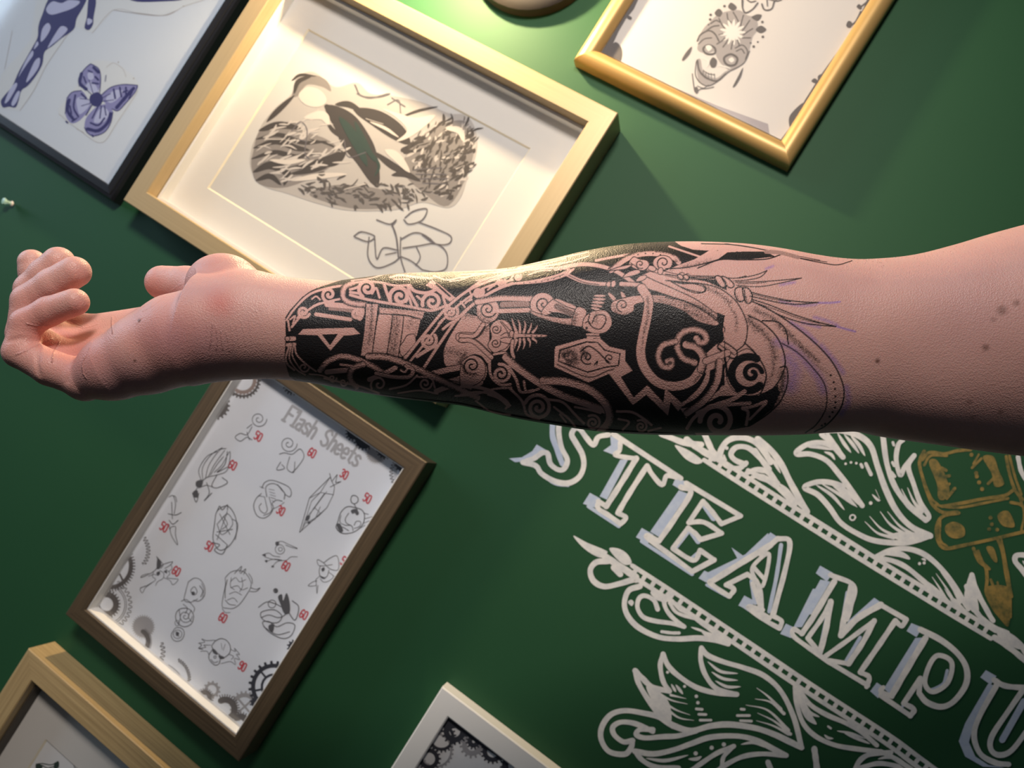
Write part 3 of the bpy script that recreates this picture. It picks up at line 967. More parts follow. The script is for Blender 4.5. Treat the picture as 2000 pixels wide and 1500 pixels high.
# ------------------------------------------------------------------ the arm: modelled in millimetre-like units (1 unit = 0.24 mm)
ARM_D = 0.36
AS = ARM_D / F
def arm_world(P):
    P = np.asarray(P, float)
    return CAM + FWD * ARM_D + AS * (np.outer(P[:, 0] - 1000, RGT) - np.outer(P[:, 1] - 750, UPV) - np.outer(P[:, 2], FWD))
TOPX = np.array([[380, 535], [430, 535], [470, 528], [500, 528], [537, 536], [570, 542], [607, 546], [660, 549], [692, 545], [767, 536], [873, 532], [940, 529], [1000, 523], [1067, 509], [1149, 490], [1220, 479], [1311, 474], [1400, 475], [1460, 479], [1517, 487], [1580, 499], [1620, 505], [1660, 508], [1702, 507], [1772, 500], [1860, 479], [1930, 458], [2000, 439], [2100, 415], [2250, 395], [2500, 385]], float)
BOTX = np.array([[380, 742], [430, 737], [480, 737], [525, 740], [570, 743], [620, 750], [687, 763], [767, 776], [850, 786], [900, 792], [988, 813], [1076, 829], [1164, 842], [1281, 849], [1400, 850], [1545, 849], [1615, 844], [1667, 843], [1720, 853], [1825, 868], [2000, 891], [2150, 905], [2500, 915]], float)
def spl(T, x):
    # monotone-ish cubic (Hermite with finite-difference slopes)
    X, Y = T[:, 0], T[:, 1]; m = np.gradient(Y, X)
    i = np.clip(np.searchsorted(X, x) - 1, 0, len(X) - 2)
    h = X[i + 1] - X[i]; t = np.clip((x - X[i]) / h, 0, 1)
    return (2 * t ** 3 - 3 * t ** 2 + 1) * Y[i] + (t ** 3 - 2 * t ** 2 + t) * h * m[i] + (-2 * t ** 3 + 3 * t ** 2) * Y[i + 1] + (t ** 3 - t ** 2) * h * m[i + 1]
def arm_section(x):
    t, b = spl(TOPX, x), spl(BOTX, x)
    w = np.interp(x, [380, 560, 700, 1000, 1300, 1600, 1800, 2500], [92, 92, 104, 128, 158, 158, 170, 200])
    return (t + b) / 2, (b - t) / 2, w
def smin(a, b, k):
    h = np.clip(0.5 + 0.5 * (b - a) / k, 0, 1)
    return b + (a - b) * h - k * h * (1 - h)
def cone(X, a, b, ra, rb):
    """round cone / capsule with linearly changing radius"""
    a = np.array(a, float); b = np.array(b, float); ab = b - a
    t = np.clip(((X - a) @ ab) / (ab @ ab), 0, 1)
    d = X - a - t[..., None] * ab
    return np.sqrt((d * d).sum(-1)) - (ra + (rb - ra) * t)
def ell(X, c, r):
    q = (X - np.array(c, float)) / np.array(r, float); k = np.sqrt((q * q).sum(-1))
    return (k - 1) * min(r)
def chain(X, pts, k=6):
    d = None
    for (a, b) in zip(pts[:-1], pts[1:]):
        e = cone(X, a[:3], b[:3], a[3], b[3])
        d = e if d is None else smin(d, e, k)
    return d
HYPO = [(565, 642, 0, 78), (470, 640, 0, 88), (415, 648, 6, 90), (350, 664, 12, 88), (290, 690, 14, 78), (222, 718, 16, 63), (168, 742, 12, 41)]
FINGERS = {
 'little': [(168, 741, 8, 38), (100, 719, 12, 34), (40, 687, 8, 31), (52, 632, 2, 29), (96, 608, 0, 28), (146, 590, 4, 26.5)],
 'ring':   [(150, 712, -52, 38), (95, 686, -56, 35), (50, 652, -58, 33), (58, 588, -62, 32), (104, 556, -58, 31), (146, 531, -54, 30)],
 'middle': [(158, 684, -112, 37), (105, 660, -116, 35), (58, 628, -118, 33), (64, 566, -122, 32), (90, 536, -118, 30.5), (115, 512, -116, 29.5)],
 'index':  [(176, 650, -166, 35), (120, 636, -170, 33), (74, 612, -172, 31), (72, 560, -174, 29), (68, 532, -172, 27.5), (63, 513, -170, 25.5)],
}
THUMB = [(550, 610, -45, 44), (470, 600, -62, 54), (416, 572, -96, 46), (366, 557, -118, 36), (318, 552, -128, 33)]
def put(p):
    k = 1 - p[2] / F
    return (1000 + (p[0] - 1000) * k, 750 + (p[1] - 750) * k, p[2], p[3] * k)
HYPO = [put(p) for p in HYPO]; THUMB = [put(p) for p in THUMB]; FINGERS = {k: [put(p) for p in v] for k, v in FINGERS.items()}
_MC = [FINGERS[k][0] for k in ('ring', 'middle', 'index')]
def hand_sdf(X):
    yc, h, w = arm_section(np.clip(X[..., 0], 380, 700))
    q = np.sqrt(((X[..., 1] - yc) / h) ** 2 + ((X[..., 2]) / w) ** 2)
    d = (q - 1) * np.minimum(h, w)
    dell = d
    d = np.maximum(d, 392 - X[..., 0])
    d = smin(d, chain(X, HYPO, 14), 26)
    # metacarpals and the hollow of the palm
    palm = cone(X, (440, 640, -30), _MC[0][:3], 62, _MC[0][3])
    palm = smin(palm, cone(X, (430, 628, -60), _MC[1][:3], 58, _MC[1][3]), 46)
    palm = smin(palm, cone(X, (420, 618, -88), _MC[2][:3], 52, _MC[2][3]), 46)
    d = smin(d, palm, 34)
    th = smin(ell(X, (420, 549, -42), (72, 61, 58)), cone(X, (560, 600, -25), (405, 560, -60), 40, 52), 24)
    th = smin(th, chain(X, THUMB, 8), 14)
    d = smin(d, th, 17)
    for i, (nm, c) in enumerate(FINGERS.items()):
        f = chain(X, c, 7)
        d = smin(d, f, 9)
    f = np.clip((X[..., 0] - 490) / 50, 0, 1); f = f * f * (3 - 2 * f)
    d = d * (1 - f) + dell * f
    # creases: wrist flexion lines, palm crease, finger joints
    def groove(d, a, b, r, depth):
        return d + depth * np.exp(-(np.maximum(cone(X, a, b, 0, 0), 0) / r) ** 2)
    d = groove(d, (172, 700, 60), (160, 745, 55), 5.5, 4.5)
    d = groove(d, (104, 735, 48), (98, 690, 40), 5, 3.5)
    d = groove(d, (88, 655, 30), (40, 668, 40), 5, 3.0)
    d = groove(d, (340, 575, 40), (300, 600, 60), 6, 4.0)
    return d
def hand_mesh():
    st = 3.7
    xs = np.arange(-96, 549, st); ys = np.arange(431, 806, st); zs = np.arange(-228, 124, st)
    G = np.empty((len(xs), len(ys), len(zs)), np.float32)
    Y, Z = np.meshgrid(ys, zs, indexing='ij')
    B = 16
    for i in range(0, len(xs), B):
        Xc = xs[i:i + B]
        pts = np.stack(np.broadcast_arrays(Xc[:, None, None], Y[None], Z[None]), -1).astype(np.float64)
        G[i:i + B] = hand_sdf(pts)
    S = G < 0
    nx, ny, nz = G.shape
    # surface nets
    c = [S[a:nx - 1 + a, b:ny - 1 + b, e:nz - 1 + e] for a in (0, 1) for b in (0, 1) for e in (0, 1)]
    sm = sum(q.astype(np.int8) for q in c)
    act = (sm > 0) & (sm < 8)
    ids = -np.ones(act.shape, np.int64); I = np.argwhere(act); ids[act] = np.arange(len(I))
    acc = np.zeros((len(I), 3)); cnt = np.zeros(len(I))
    off = [(a, b, e) for a in (0, 1) for b in (0, 1) for e in (0, 1)]
    val = [G[I[:, 0] + a, I[:, 1] + b, I[:, 2] + e] for a, b, e in off]
    for p in range(8):
        for q in range(p + 1, 8):
            df = [off[q][k] - off[p][k] for k in range(3)]
            if sum(abs(v) for v in df) != 1: continue
            m = (val[p] < 0) != (val[q] < 0)
            t = np.where(m, val[p] / np.where(m, val[p] - val[q], 1), 0)
            for k in range(3): acc[:, k] += np.where(m, off[p][k] + t * df[k], 0)
            cnt += m
    V = (I + acc / cnt[:, None]) * st + np.array([xs[0], ys[0], zs[0]])
    faces = []
    for ax in range(3):
        o1, o2 = [(1, 2), (2, 0), (0, 1)][ax]
        sl0 = [slice(None)] * 3; sl1 = [slice(None)] * 3
        sl0[ax] = slice(0, -1); sl1[ax] = slice(1, None)
        ch = S[tuple(sl0)] != S[tuple(sl1)]
        E = np.argwhere(ch)
        E = E[(E[:, o1] > 0) & (E[:, o2] > 0) & (E[:, o1] < G.shape[o1] - 1) & (E[:, o2] < G.shape[o2] - 1)]
        def cell(d1, d2):
            q = E.copy(); q[:, o1] -= d1; q[:, o2] -= d2
            return ids[q[:, 0], q[:, 1], q[:, 2]]
        Q = np.stack([cell(1, 1), cell(0, 1), cell(0, 0), cell(1, 0)], 1)
        ins = S[E[:, 0], E[:, 1], E[:, 2]]
        Q[~ins] = Q[~ins][:, ::-1]
        faces.append(Q)
    Q = np.vstack(faces)
    Q = Q[(Q >= 0).all(1)]
    icut = int((538 - xs[0]) / st)
    Q = Q[I[Q][:, :, 0].max(1) <= icut]
    # one plain subdivision, then settle the vertices on the exact surface
    def sub(V, Q):
        E = np.sort(np.stack([Q, np.roll(Q, -1, 1)], -1).reshape(-1, 2), 1)
        U, inv = np.unique(E, axis=0, return_inverse=True); inv = inv.reshape(-1, 4)
        n0 = len(V); n1 = n0 + len(U)
        V = np.vstack([V, V[U].mean(1), V[Q].mean(1)]); e = inv + n0; c = n1 + np.arange(len(Q))
        return V, np.vstack([np.stack([Q[:, i], e[:, i], c, e[:, i - 1]], 1) for i in range(4)])
    V, Q = sub(V, Q)
    for _ in range(2):
        e = 0.5; s = hand_sdf(V); g = np.stack([(hand_sdf(V + np.eye(3)[k] * e) - s) / e for k in range(3)], 1)
        V = V - 0.8 * (s / (np.maximum((g * g).sum(1), 0.2)))[:, None] * g
    return V, Q
def forearm_mesh():
    xs = np.r_[np.arange(543, 1692, 1.35), np.arange(1692, 2060, 5.0), np.arange(2060, 2501, 20.0)]
    th = np.r_[np.linspace(-100, 100, 500), np.linspace(100, 260, 62)[1:-1]] * math.pi / 180    # 0 = towards the camera, +90 = image down
    yc, h, w = arm_section(xs)
    Th = th[None]; X = xs[:, None]
    # gentle muscle relief on the near side
    rel = 1 + 0.018 * np.sin((X - 700) / 210.0) * np.cos(2 * (Th + 0.4)) * np.clip((X - 600) / 150, 0, 1)
    el = np.exp(-((X - 1760) / 110.0) ** 2)
    rel = rel - 0.05 * el * np.exp(-((Th - 0.10) / 0.55) ** 2)            # elbow hollow
    rel = rel + 0.035 * np.exp(-((X - 1600) / 130.0) ** 2) * np.exp(-((Th - 0.75) / 0.4) ** 2)
    rel = rel - 0.012 * np.exp(-((X - 640) / 90) ** 2) * np.exp(-((Th + 0.55) / 0.25) ** 2) + 0.012 * np.exp(-((X - 620) / 80) ** 2) * np.exp(-((Th + 0.1) / 0.22) ** 2)
    P = np.stack([np.broadcast_to(X, (len(xs), len(th))), yc[:, None] + h[:, None] * np.sin(Th) * np.where(np.abs(np.sin(Th)) > 0.97, 1, rel), w[:, None] * np.cos(Th) * rel], -1)
    n = len(th); m = len(xs)
    idx = np.arange(m * n).reshape(m, n); nx = np.roll(idx, -1, 1)
    Q = np.stack([idx[:-1], nx[:-1], nx[1:], idx[1:]], -1).reshape(-1, 4)
    return P.reshape(-1, 3), Q, idx[-1]
def skin_material():
    t = NT('tattooed_skin')
    t.set(Roughness=0.44, Subsurface_Weight=0.25, Subsurface_Scale=0.0035, IOR=1.42, Specular_IOR_Level=0.5)
    t.b.inputs['Subsurface Radius'].default_value = (1.0, 0.35, 0.2)
    tc = t.n('ShaderNodeTexCoord'); at = t.n('ShaderNodeAttribute', attribute_name='tattoo'); sp = t.n('ShaderNodeSeparateColor'); t.l(at.outputs['Color'], sp.inputs[0])
    at2 = t.n('ShaderNodeAttribute', attribute_name='flush'); sp2 = t.n('ShaderNodeSeparateColor'); t.l(at2.outputs['Color'], sp2.inputs[0])
    n1 = t.n('ShaderNodeTexNoise', i_Scale=55.0, i_Detail=5.0); t.l(tc.outputs['Object'], n1.inputs['Vector'])
    def mixc(fac, a, b):
        m = t.n('ShaderNodeMix', data_type='RGBA')
        for sock, v in ((0, fac), (6, a), (7, b)):
            if hasattr(v, 'default_value') or hasattr(v, 'links'): t.l(v, m.inputs[sock])
            else: m.inputs[sock].default_value = v
        return m.outputs[2]
    base = mixc(n1.outputs['Fac'], (0.55, 0.305, 0.265, 1), (0.64, 0.37, 0.325, 1))
    base = mixc(sp2.outputs[0], base, (0.52, 0.17, 0.14, 1))      # reddened palm and wrist
    base = mixc(sp2.outputs[1], base, (0.36, 0.19, 0.21, 1))      # bluish bruise
    base = mixc(sp2.outputs[2], base, (0.09, 0.035, 0.022, 1))    # moles, spots
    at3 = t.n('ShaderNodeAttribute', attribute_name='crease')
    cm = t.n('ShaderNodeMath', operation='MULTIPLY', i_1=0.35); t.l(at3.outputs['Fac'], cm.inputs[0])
    base = mixc(cm.outputs[0], base, (0.28, 0.09, 0.075, 1))      # shade of the folds put into the colour, darker and redder
    base = mixc(sp.outputs[1], base, (0.27, 0.16, 0.40, 1))       # violet stencil
    ink = mixc(n1.outputs['Fac'], (0.010, 0.009, 0.010, 1), (0.016, 0.014, 0.015, 1))
    base = mixc(sp.outputs[0], base, ink)
    t.l(base, t.b.inputs['Base Color'])
    vo = t.n('ShaderNodeTexVoronoi', i_Scale=1500.0); t.l(tc.outputs['Object'], vo.inputs['Vector'])
    n2 = t.n('ShaderNodeTexNoise', i_Scale=420.0, i_Detail=4.0); t.l(tc.outputs['Object'], n2.inputs['Vector'])
    ad = t.n('ShaderNodeMath', operation='MULTIPLY_ADD', i_1=0.4); t.l(n2.outputs['Fac'], ad.inputs[0]); t.l(vo.outputs['Distance'], ad.inputs[2])
    b = t.n('ShaderNodeBump', i_Strength=0.6, i_Distance=0.00024); t.l(ad.outputs[0], b.inputs['Height'])
    b2 = t.n('ShaderNodeBump', i_Strength=0.9, i_Distance=0.0007, invert=True); t.l(at3.outputs['Fac'], b2.inputs['Height']); t.l(b.outputs[0], b2.inputs['Normal']); t.l(b2.outputs[0], t.b.inputs['Normal'])
    return t.m
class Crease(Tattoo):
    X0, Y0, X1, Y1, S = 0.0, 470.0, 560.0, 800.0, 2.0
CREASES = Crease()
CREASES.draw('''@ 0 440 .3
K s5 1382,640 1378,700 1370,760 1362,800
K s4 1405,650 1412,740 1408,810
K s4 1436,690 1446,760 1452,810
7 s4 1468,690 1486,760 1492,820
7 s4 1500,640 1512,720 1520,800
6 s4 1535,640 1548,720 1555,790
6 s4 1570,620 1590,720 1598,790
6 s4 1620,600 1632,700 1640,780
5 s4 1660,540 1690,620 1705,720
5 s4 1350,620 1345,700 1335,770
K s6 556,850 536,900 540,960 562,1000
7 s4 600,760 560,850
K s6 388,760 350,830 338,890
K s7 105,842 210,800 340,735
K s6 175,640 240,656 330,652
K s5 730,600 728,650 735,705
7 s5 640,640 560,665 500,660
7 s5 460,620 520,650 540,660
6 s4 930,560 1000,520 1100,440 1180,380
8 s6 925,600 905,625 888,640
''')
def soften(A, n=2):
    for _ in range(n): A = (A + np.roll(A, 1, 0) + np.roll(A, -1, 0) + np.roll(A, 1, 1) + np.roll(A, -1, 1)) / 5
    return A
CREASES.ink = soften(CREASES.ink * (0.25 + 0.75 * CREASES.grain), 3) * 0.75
def build_arm():
    V1, Q1 = hand_mesh()
    V2, Q2, last = forearm_mesh()
    V = np.vstack([V1, V2]); Q2 = Q2[:, ::-1] + len(V1)
    # join the open ring of the hand to the first ring of the forearm
    E = np.stack([Q1, np.roll(Q1, -1, 1)], -1).reshape(-1, 2); key = np.sort(E, 1)
    _, inv, cnt = np.unique(key, axis=0, return_inverse=True, return_counts=True)
    ra = np.unique(E[cnt[inv.ravel()] == 1]); ra = ra[V1[ra, 0] > 500]
    n2 = 500 + 60; rb = len(V1) + np.arange(n2)
    yc, hh, ww = (v[0] for v in arm_section(np.array([541.0])))
    ang = lambda i: np.arctan2((V[i, 1] - yc) / hh, V[i, 2] / ww)
    ra = ra[np.argsort(ang(ra))]; rb = rb[np.argsort(ang(rb))]
    A, Bn = ang(ra), ang(rb); T = []; i = j = 0; na, nb = len(ra), len(rb)
    while i < na or j < nb:
        ta = A[i + 1] if i + 1 < na else A[0] + 2 * math.pi; tb = Bn[j + 1] if j + 1 < nb else Bn[0] + 2 * math.pi
        if j >= nb or (i < na and ta <= tb): T.append((ra[i % na], ra[(i + 1) % na], rb[j % nb])); i += 1
        else: T.append((ra[i % na], rb[(j + 1) % nb], rb[j % nb])); j += 1
    T = np.array(T)[:, ::-1]
    Q = np.vstack([Q1, Q2])
    used = np.zeros(len(V), bool); used[Q.ravel()] = True
    remap = np.cumsum(used) - 1; V = V[used]; Q = remap[Q]; T = remap[T]
    W = arm_world(V)
    px = project(W)
    me = bpy.data.meshes.new('person')
    me.vertices.add(len(W)); me.vertices.foreach_set('co', W.ravel().astype(np.float32))
    LV = np.r_[Q.ravel(), T.ravel()]; me.loops.add(len(LV)); me.loops.foreach_set('vertex_index', LV.astype(np.int32))
    me.polygons.add(len(Q) + len(T)); me.polygons.foreach_set('loop_start', np.r_[np.arange(0, Q.size, 4), Q.size + np.arange(0, T.size, 3)].astype(np.int32))
    me.update(calc_edges=True); me.validate()
    me.polygons.foreach_set('use_smooth', np.ones(len(me.polygons), bool))
    ink, vio = TATTOO.sample(px)
    f = (V[:, 0] > 541).astype(float)
    col = np.zeros((len(W), 4), np.float32); col[:, 0] = ink * f; col[:, 1] = vio * f; col[:, 3] = 1
    a = me.attributes.new('tattoo', 'FLOAT_COLOR', 'POINT'); a.data.foreach_set('color', col.ravel())
    fl = np.zeros((len(W), 4), np.float32); fl[:, 3] = 1
    def blob(ch, x, y, rx, ry, amt, p=2):
        q = np.sqrt(((px[:, 0] - x) / rx) ** 2 + ((px[:, 1] - y) / ry) ** 2)
        fl[:, ch] = np.maximum(fl[:, ch], amt * np.exp(-q ** p))
    blob(0, 428, 592, 34, 30, 0.85); blob(0, 330, 660, 100, 70, 0.6); blob(0, 150, 690, 90, 60, 0.6); blob(0, 420, 520, 50, 30, 0.35); blob(0, 60, 640, 80, 90, 0.5)
    blob(0, 150, 595, 24, 24, 0.4); blob(0, 150, 525, 24, 24, 0.3); blob(0, 300, 550, 20, 30, 0.4)
    blob(1, 400, 670, 70, 60, 0.55); blob(1, 335, 665, 60, 55, 0.6); blob(1, 380, 560, 60, 40, 0.35); blob(1, 230, 740, 80, 50, 0.5); blob(1, 470, 640, 50, 70, 0.25); blob(1, 1650, 580, 70, 60, 0.15); blob(1, 1900, 600, 120, 90, 0.28); blob(1, 1590, 720, 30, 60, 0.15)
    for x, y, r, am in ((263, 705, 3.2, 0.8), (272, 626, 3.0, 0.9), (1714, 705, 5.0, 0.8), (1925, 679, 7, 0.65), (1957, 606, 10, 0.55), (1986, 592, 7, 0.5), (1940, 624, 5, 0.4), (1893, 785, 5, .5), (1954, 805, 6, .5), (1900, 815, 5, .4), (1640, 770, 4, .3), (1570, 735, 3, .3)):
        blob(2, x, y, r, r, am, 3)
    cr = CREASES.sample(px)[0] * (V[:, 0] < 700)
    a = me.attributes.new('crease', 'FLOAT', 'POINT'); a.data.foreach_set('value', cr.astype(np.float32))
    a = me.attributes.new('flush', 'FLOAT_COLOR', 'POINT'); a.data.foreach_set('color', fl.ravel())
    me.materials.append(skin_material())
    root = bpy.data.objects.new('person', me); COL.objects.link(root)
    tag(root, 'outstretched bare right arm with a large black knotwork tattoo, palm up and fingers curled', 'person')
    # fine body hair along the edges
    nr = np.empty(len(me.vertices) * 3, np.float32); me.vertices.foreach_get('normal', nr); nr = nr.reshape(-1, 3)
    r = np.random.default_rng(9)
    zone = ((V[:, 0] > 1600) & (V[:, 0] < 2000) & (np.abs(px[:, 1] - spl(TOPX, np.clip(px[:, 0], 380, 2500))) < 26)) | ((V[:, 0] > 180) & (V[:, 0] < 420) & (px[:, 1] > 735)) | ((V[:, 0] > 470) & (V[:, 0] < 560) & (px[:, 1] > 725))
    ids = np.flatnonzero(zone); ids = r.choice(ids, 260, replace=False)
    hv = []; hf = []
    for i in ids:
        n = nr[i]; lean = RGT * r.uniform(-1.2, -0.4) + UPV * r.uniform(-0.5, 0.5) + FWD * r.uniform(-0.5, 0.5); L = r.uniform(0.003, 0.007)
        p = W[i]; a = p + L * 0.5 * (0.6 * n + 0.5 * lean); b = a + L * 0.5 * (0.2 * n + 0.9 * lean)
        k = len(hv)
        for q, rad in ((p - n * 0.0003, 4.5e-5), (a, 3.5e-5), (b, 1e-5)):
            hv += [q + rad * RGT, q + rad * (-0.5 * RGT + 0.87 * UPV), q + rad * (-0.5 * RGT - 0.87 * UPV)]
        for s_ in (0, 3):
            for m in range(3): hf.append((k + s_ + m, k + s_ + (m + 1) % 3, k + s_ + 3 + (m + 1) % 3, k + s_ + 3 + m))
    h = mesh_obj('arm_hair', hv, hf, plain('brown_hair', (0.10, 0.055, 0.03, 1), 0.5), root)
    tag(h, 'short fine brown hairs', None, kind='stuff')
    return root
PERSON = build_arm()
# ------------------------------------------------------------------ hand-painted sign on the wall
M_PW = paint_material('white_wall_paint', (0.80, 0.78, 0.74, 1), (0.62, 0.62, 0.62, 1))
M_PB = paint_material('pale_blue_wall_paint', (0.45, 0.53, 0.68, 1), (0.55, 0.62, 0.72, 1))
M_PG = paint_material('ochre_wall_paint', (0.30, 0.20, 0.05, 1), (0.055, 0.075, 0.025, 1))
LETTERS = [
('S', '''@ 980 820 .26
s36 432,0 428,100 450,210 492,300 470,365 425,375 365,330 345,255 305,245
s36 305,245 240,290 180,310
s38 160,318 255,345 300,405 400,462 500,475 580,430 615,350 605,260 555,170 525,110 555,60 590,70
s36 590,70 640,140 690,190 725,130 800,112''',
'''@ 980 820 .26
f 55,290 150,282 230,235 262,185 330,225 250,280 170,312 100,318
s42 385,0 382,120 420,235 455,330
s18 310,420 400,482 500,495
s18 560,190 600,260'''),
('T', '''@ 980 820 .26
l38 840,108 1345,440
s32 890,170 885,230 850,262 920,280 1010,290
s40 1010,290 900,470 785,650
s34 785,650 725,612
s34 725,612 725,665 800,715 890,780
s34 890,785 932,735 872,700
s38 872,700 960,550 1092,345
s34 1092,345 1130,410 1205,488 1240,420 1320,435''',
'''@ 980 820 .26
f 762,232 820,190 815,120 880,150 892,220 862,272
f 890,300 950,296 790,600 735,575
f 610,630 662,548 742,592 700,660
l26 650,650 880,800'''),
('E', '''@ 980 820 .26
l36 1385,475 1795,722
s38 1345,505 1420,545 1300,740 1180,912
s34 1180,912 1100,868 1100,895 1260,1010 1430,1140
l36 1430,1140 1595,1052
s34 1595,1052 1490,980
s34 1490,980 1440,1055 1285,968
s34 1285,965 1400,812
s34 1400,812 1460,860 1492,900
l34 1492,900 1652,852
s34 1652,852 1520,770 1405,772
s34 1405,772 1512,612
s34 1512,612 1580,690 1650,782
l34 1650,782 1795,722''',
'''@ 980 820 .26
f 1283,488 1305,440 1385,462 1360,535
f 1330,530 1400,555 1180,880 1115,840
f 1008,882 1052,812 1140,862 1100,930
l26 1050,912 1430,1160
s40 1525,650 1590,740
s26 1420,820 1310,960
s40 1430,850 1475,915
s20 1410,1050 1480,990'''),
('A', '''@ 980 820 .26
s42 2020,940 1830,1055 1590,1205
s34 1590,1205 1560,1220 1630,1275 1710,1325
s34 1710,1325 1745,1272 1685,1240
s34 1685,1240 1845,1160
s34 1845,1160 1915,1215 1945,1310 1950,1405
l34 1865,1400 2010,1490
s30 1890,1105 1975,1200
@ 1480 820 .26
s38 20,1005 150,892
s36 150,892 240,918 200,1150 110,1470
c28 85,1010 35,1250 -40,1150 -20,1080
@ 1100 1150 .25
s36 1480,-40 1550,160
s34 1560,165 1440,140 1560,235 1690,310
s34 1690,310 1705,252 1640,212
s36 1640,212 1700,-20''',
'''@ 980 820 .26
f 2000,850 2010,930 1600,1190 1540,1150 1830,1010
f 1725,958 1840,1040 1780,1060
f 1478,1190 1522,1132 1620,1180 1570,1240
l22 1540,1240 1700,1330
f 1780,1390 1822,1320 1900,1360 1860,1445
s40 1880,1210 1905,1370
@ 1480 820 .26
f -20,975 95,845 155,885 20,1010
s30 175,940 140,1180 85,1440
@ 1100 1150 .25
f 1368,130 1420,58 1490,95 1440,165'''),
('M', '''@ 1480 820 .26
s34 545,1165 720,1245 700,1400 670,1500
s40 575,1215 420,1470
@ 1500 1150 .25
s40 490,-10 380,180 265,350
s34 265,350 200,315 200,370 330,470
l36 330,470 480,575 780,755
s34 310,385 420,230 490,100
s42 490,100 450,330 405,500
l34 310,385 405,500
s42 650,-20 600,200 570,365
s46 570,365 700,230 880,125
l38 880,125 1080,240
s36 1080,240 1045,290 995,250
s40 995,250 860,450 720,652
s36 720,652 790,690 770,765
s34 450,525 640,390 830,250
s40 830,250 740,420 630,585
s34 630,585 480,560''',
'''@ 1480 820 .26
f 436,1152 468,1095 565,1150 520,1215
f 470,1200 545,1215 400,1462 330,1462
@ 1500 1150 .25
f 350,0 440,0 265,300 200,300
f 95,352 140,272 225,312 180,385
f 560,340 640,240 830,70 895,115 700,240
s30 460,220 410,460
s30 620,30 570,330
s26 720,380 610,560
s18 960,300 740,620'''),
('P', '''@ 1500 1150 .25
s42 1190,318 1350,400 1480,505 1550,620 1545,750 1450,880 1350,922 1240,885 1180,815
s36 1180,815 1190,700
s38 1190,700 1060,895
s38 1060,895 1140,942 1112,992
l36 1112,992 880,832
s34 900,770 880,800 970,842
s46 1230,385 1090,620 965,835
c36 1330,520 1435,575 1405,730 1290,805 1225,735 1262,595''',
'''@ 1500 1150 .25
f 1083,330 1120,268 1205,302 1160,378
f 1150,385 1215,380 950,820 905,780
f 798,800 850,732 912,772 860,855
s26 1400,640 1370,740 1280,790
s20 1150,760 1050,920'''),
('U', '''@ 1500 1150 .25
s40 1765,712 1860,760 2040,775
s40 1790,745 1650,1000 1610,1150 1660,1290 1780,1360 1880,1372
s40 1985,800 1860,980 1750,1150 1740,1250 1800,1298 1900,1265 2030,1100''',
'''@ 1500 1150 .25
f 1658,692 1702,635 1785,682 1740,750
f 1720,740 1780,760 1600,1080 1570,1200 1620,1310 1720,1375 1850,1400 1680,1390 1540,1310 1490,1190 1540,1050
s50 2000,880 1830,1180
'''),
]
def rail(path, step, half, w, first=0.5):
    P = np.array(path, float)
    seg = np.r_[0, np.cumsum(np.hypot(*np.diff(P, axis=0).T))]
    def at(t):
        return np.array([np.interp(t, seg, P[:, 0]), np.interp(t, seg, P[:, 1])])
    T = np.gradient(P, axis=0); T /= np.hypot(T[:, 0], T[:, 1])[:, None]; N = np.stack([-T[:, 1], T[:, 0]], 1)
    fl = Flat()
    fl.ribbon(smooth_path(P + N * half), w); fl.ribbon(smooth_path(P - N * half), w)
    t = first * step; a = []
    while t < seg[-1]:
        c = at(t); d = at(min(t + 1, seg[-1])) - at(max(t - 1, 0)); d /= np.hypot(*d); n = np.array([-d[1], d[0]])
        a.append((c - n * half, c + n * half)); t += step
    return fl, a
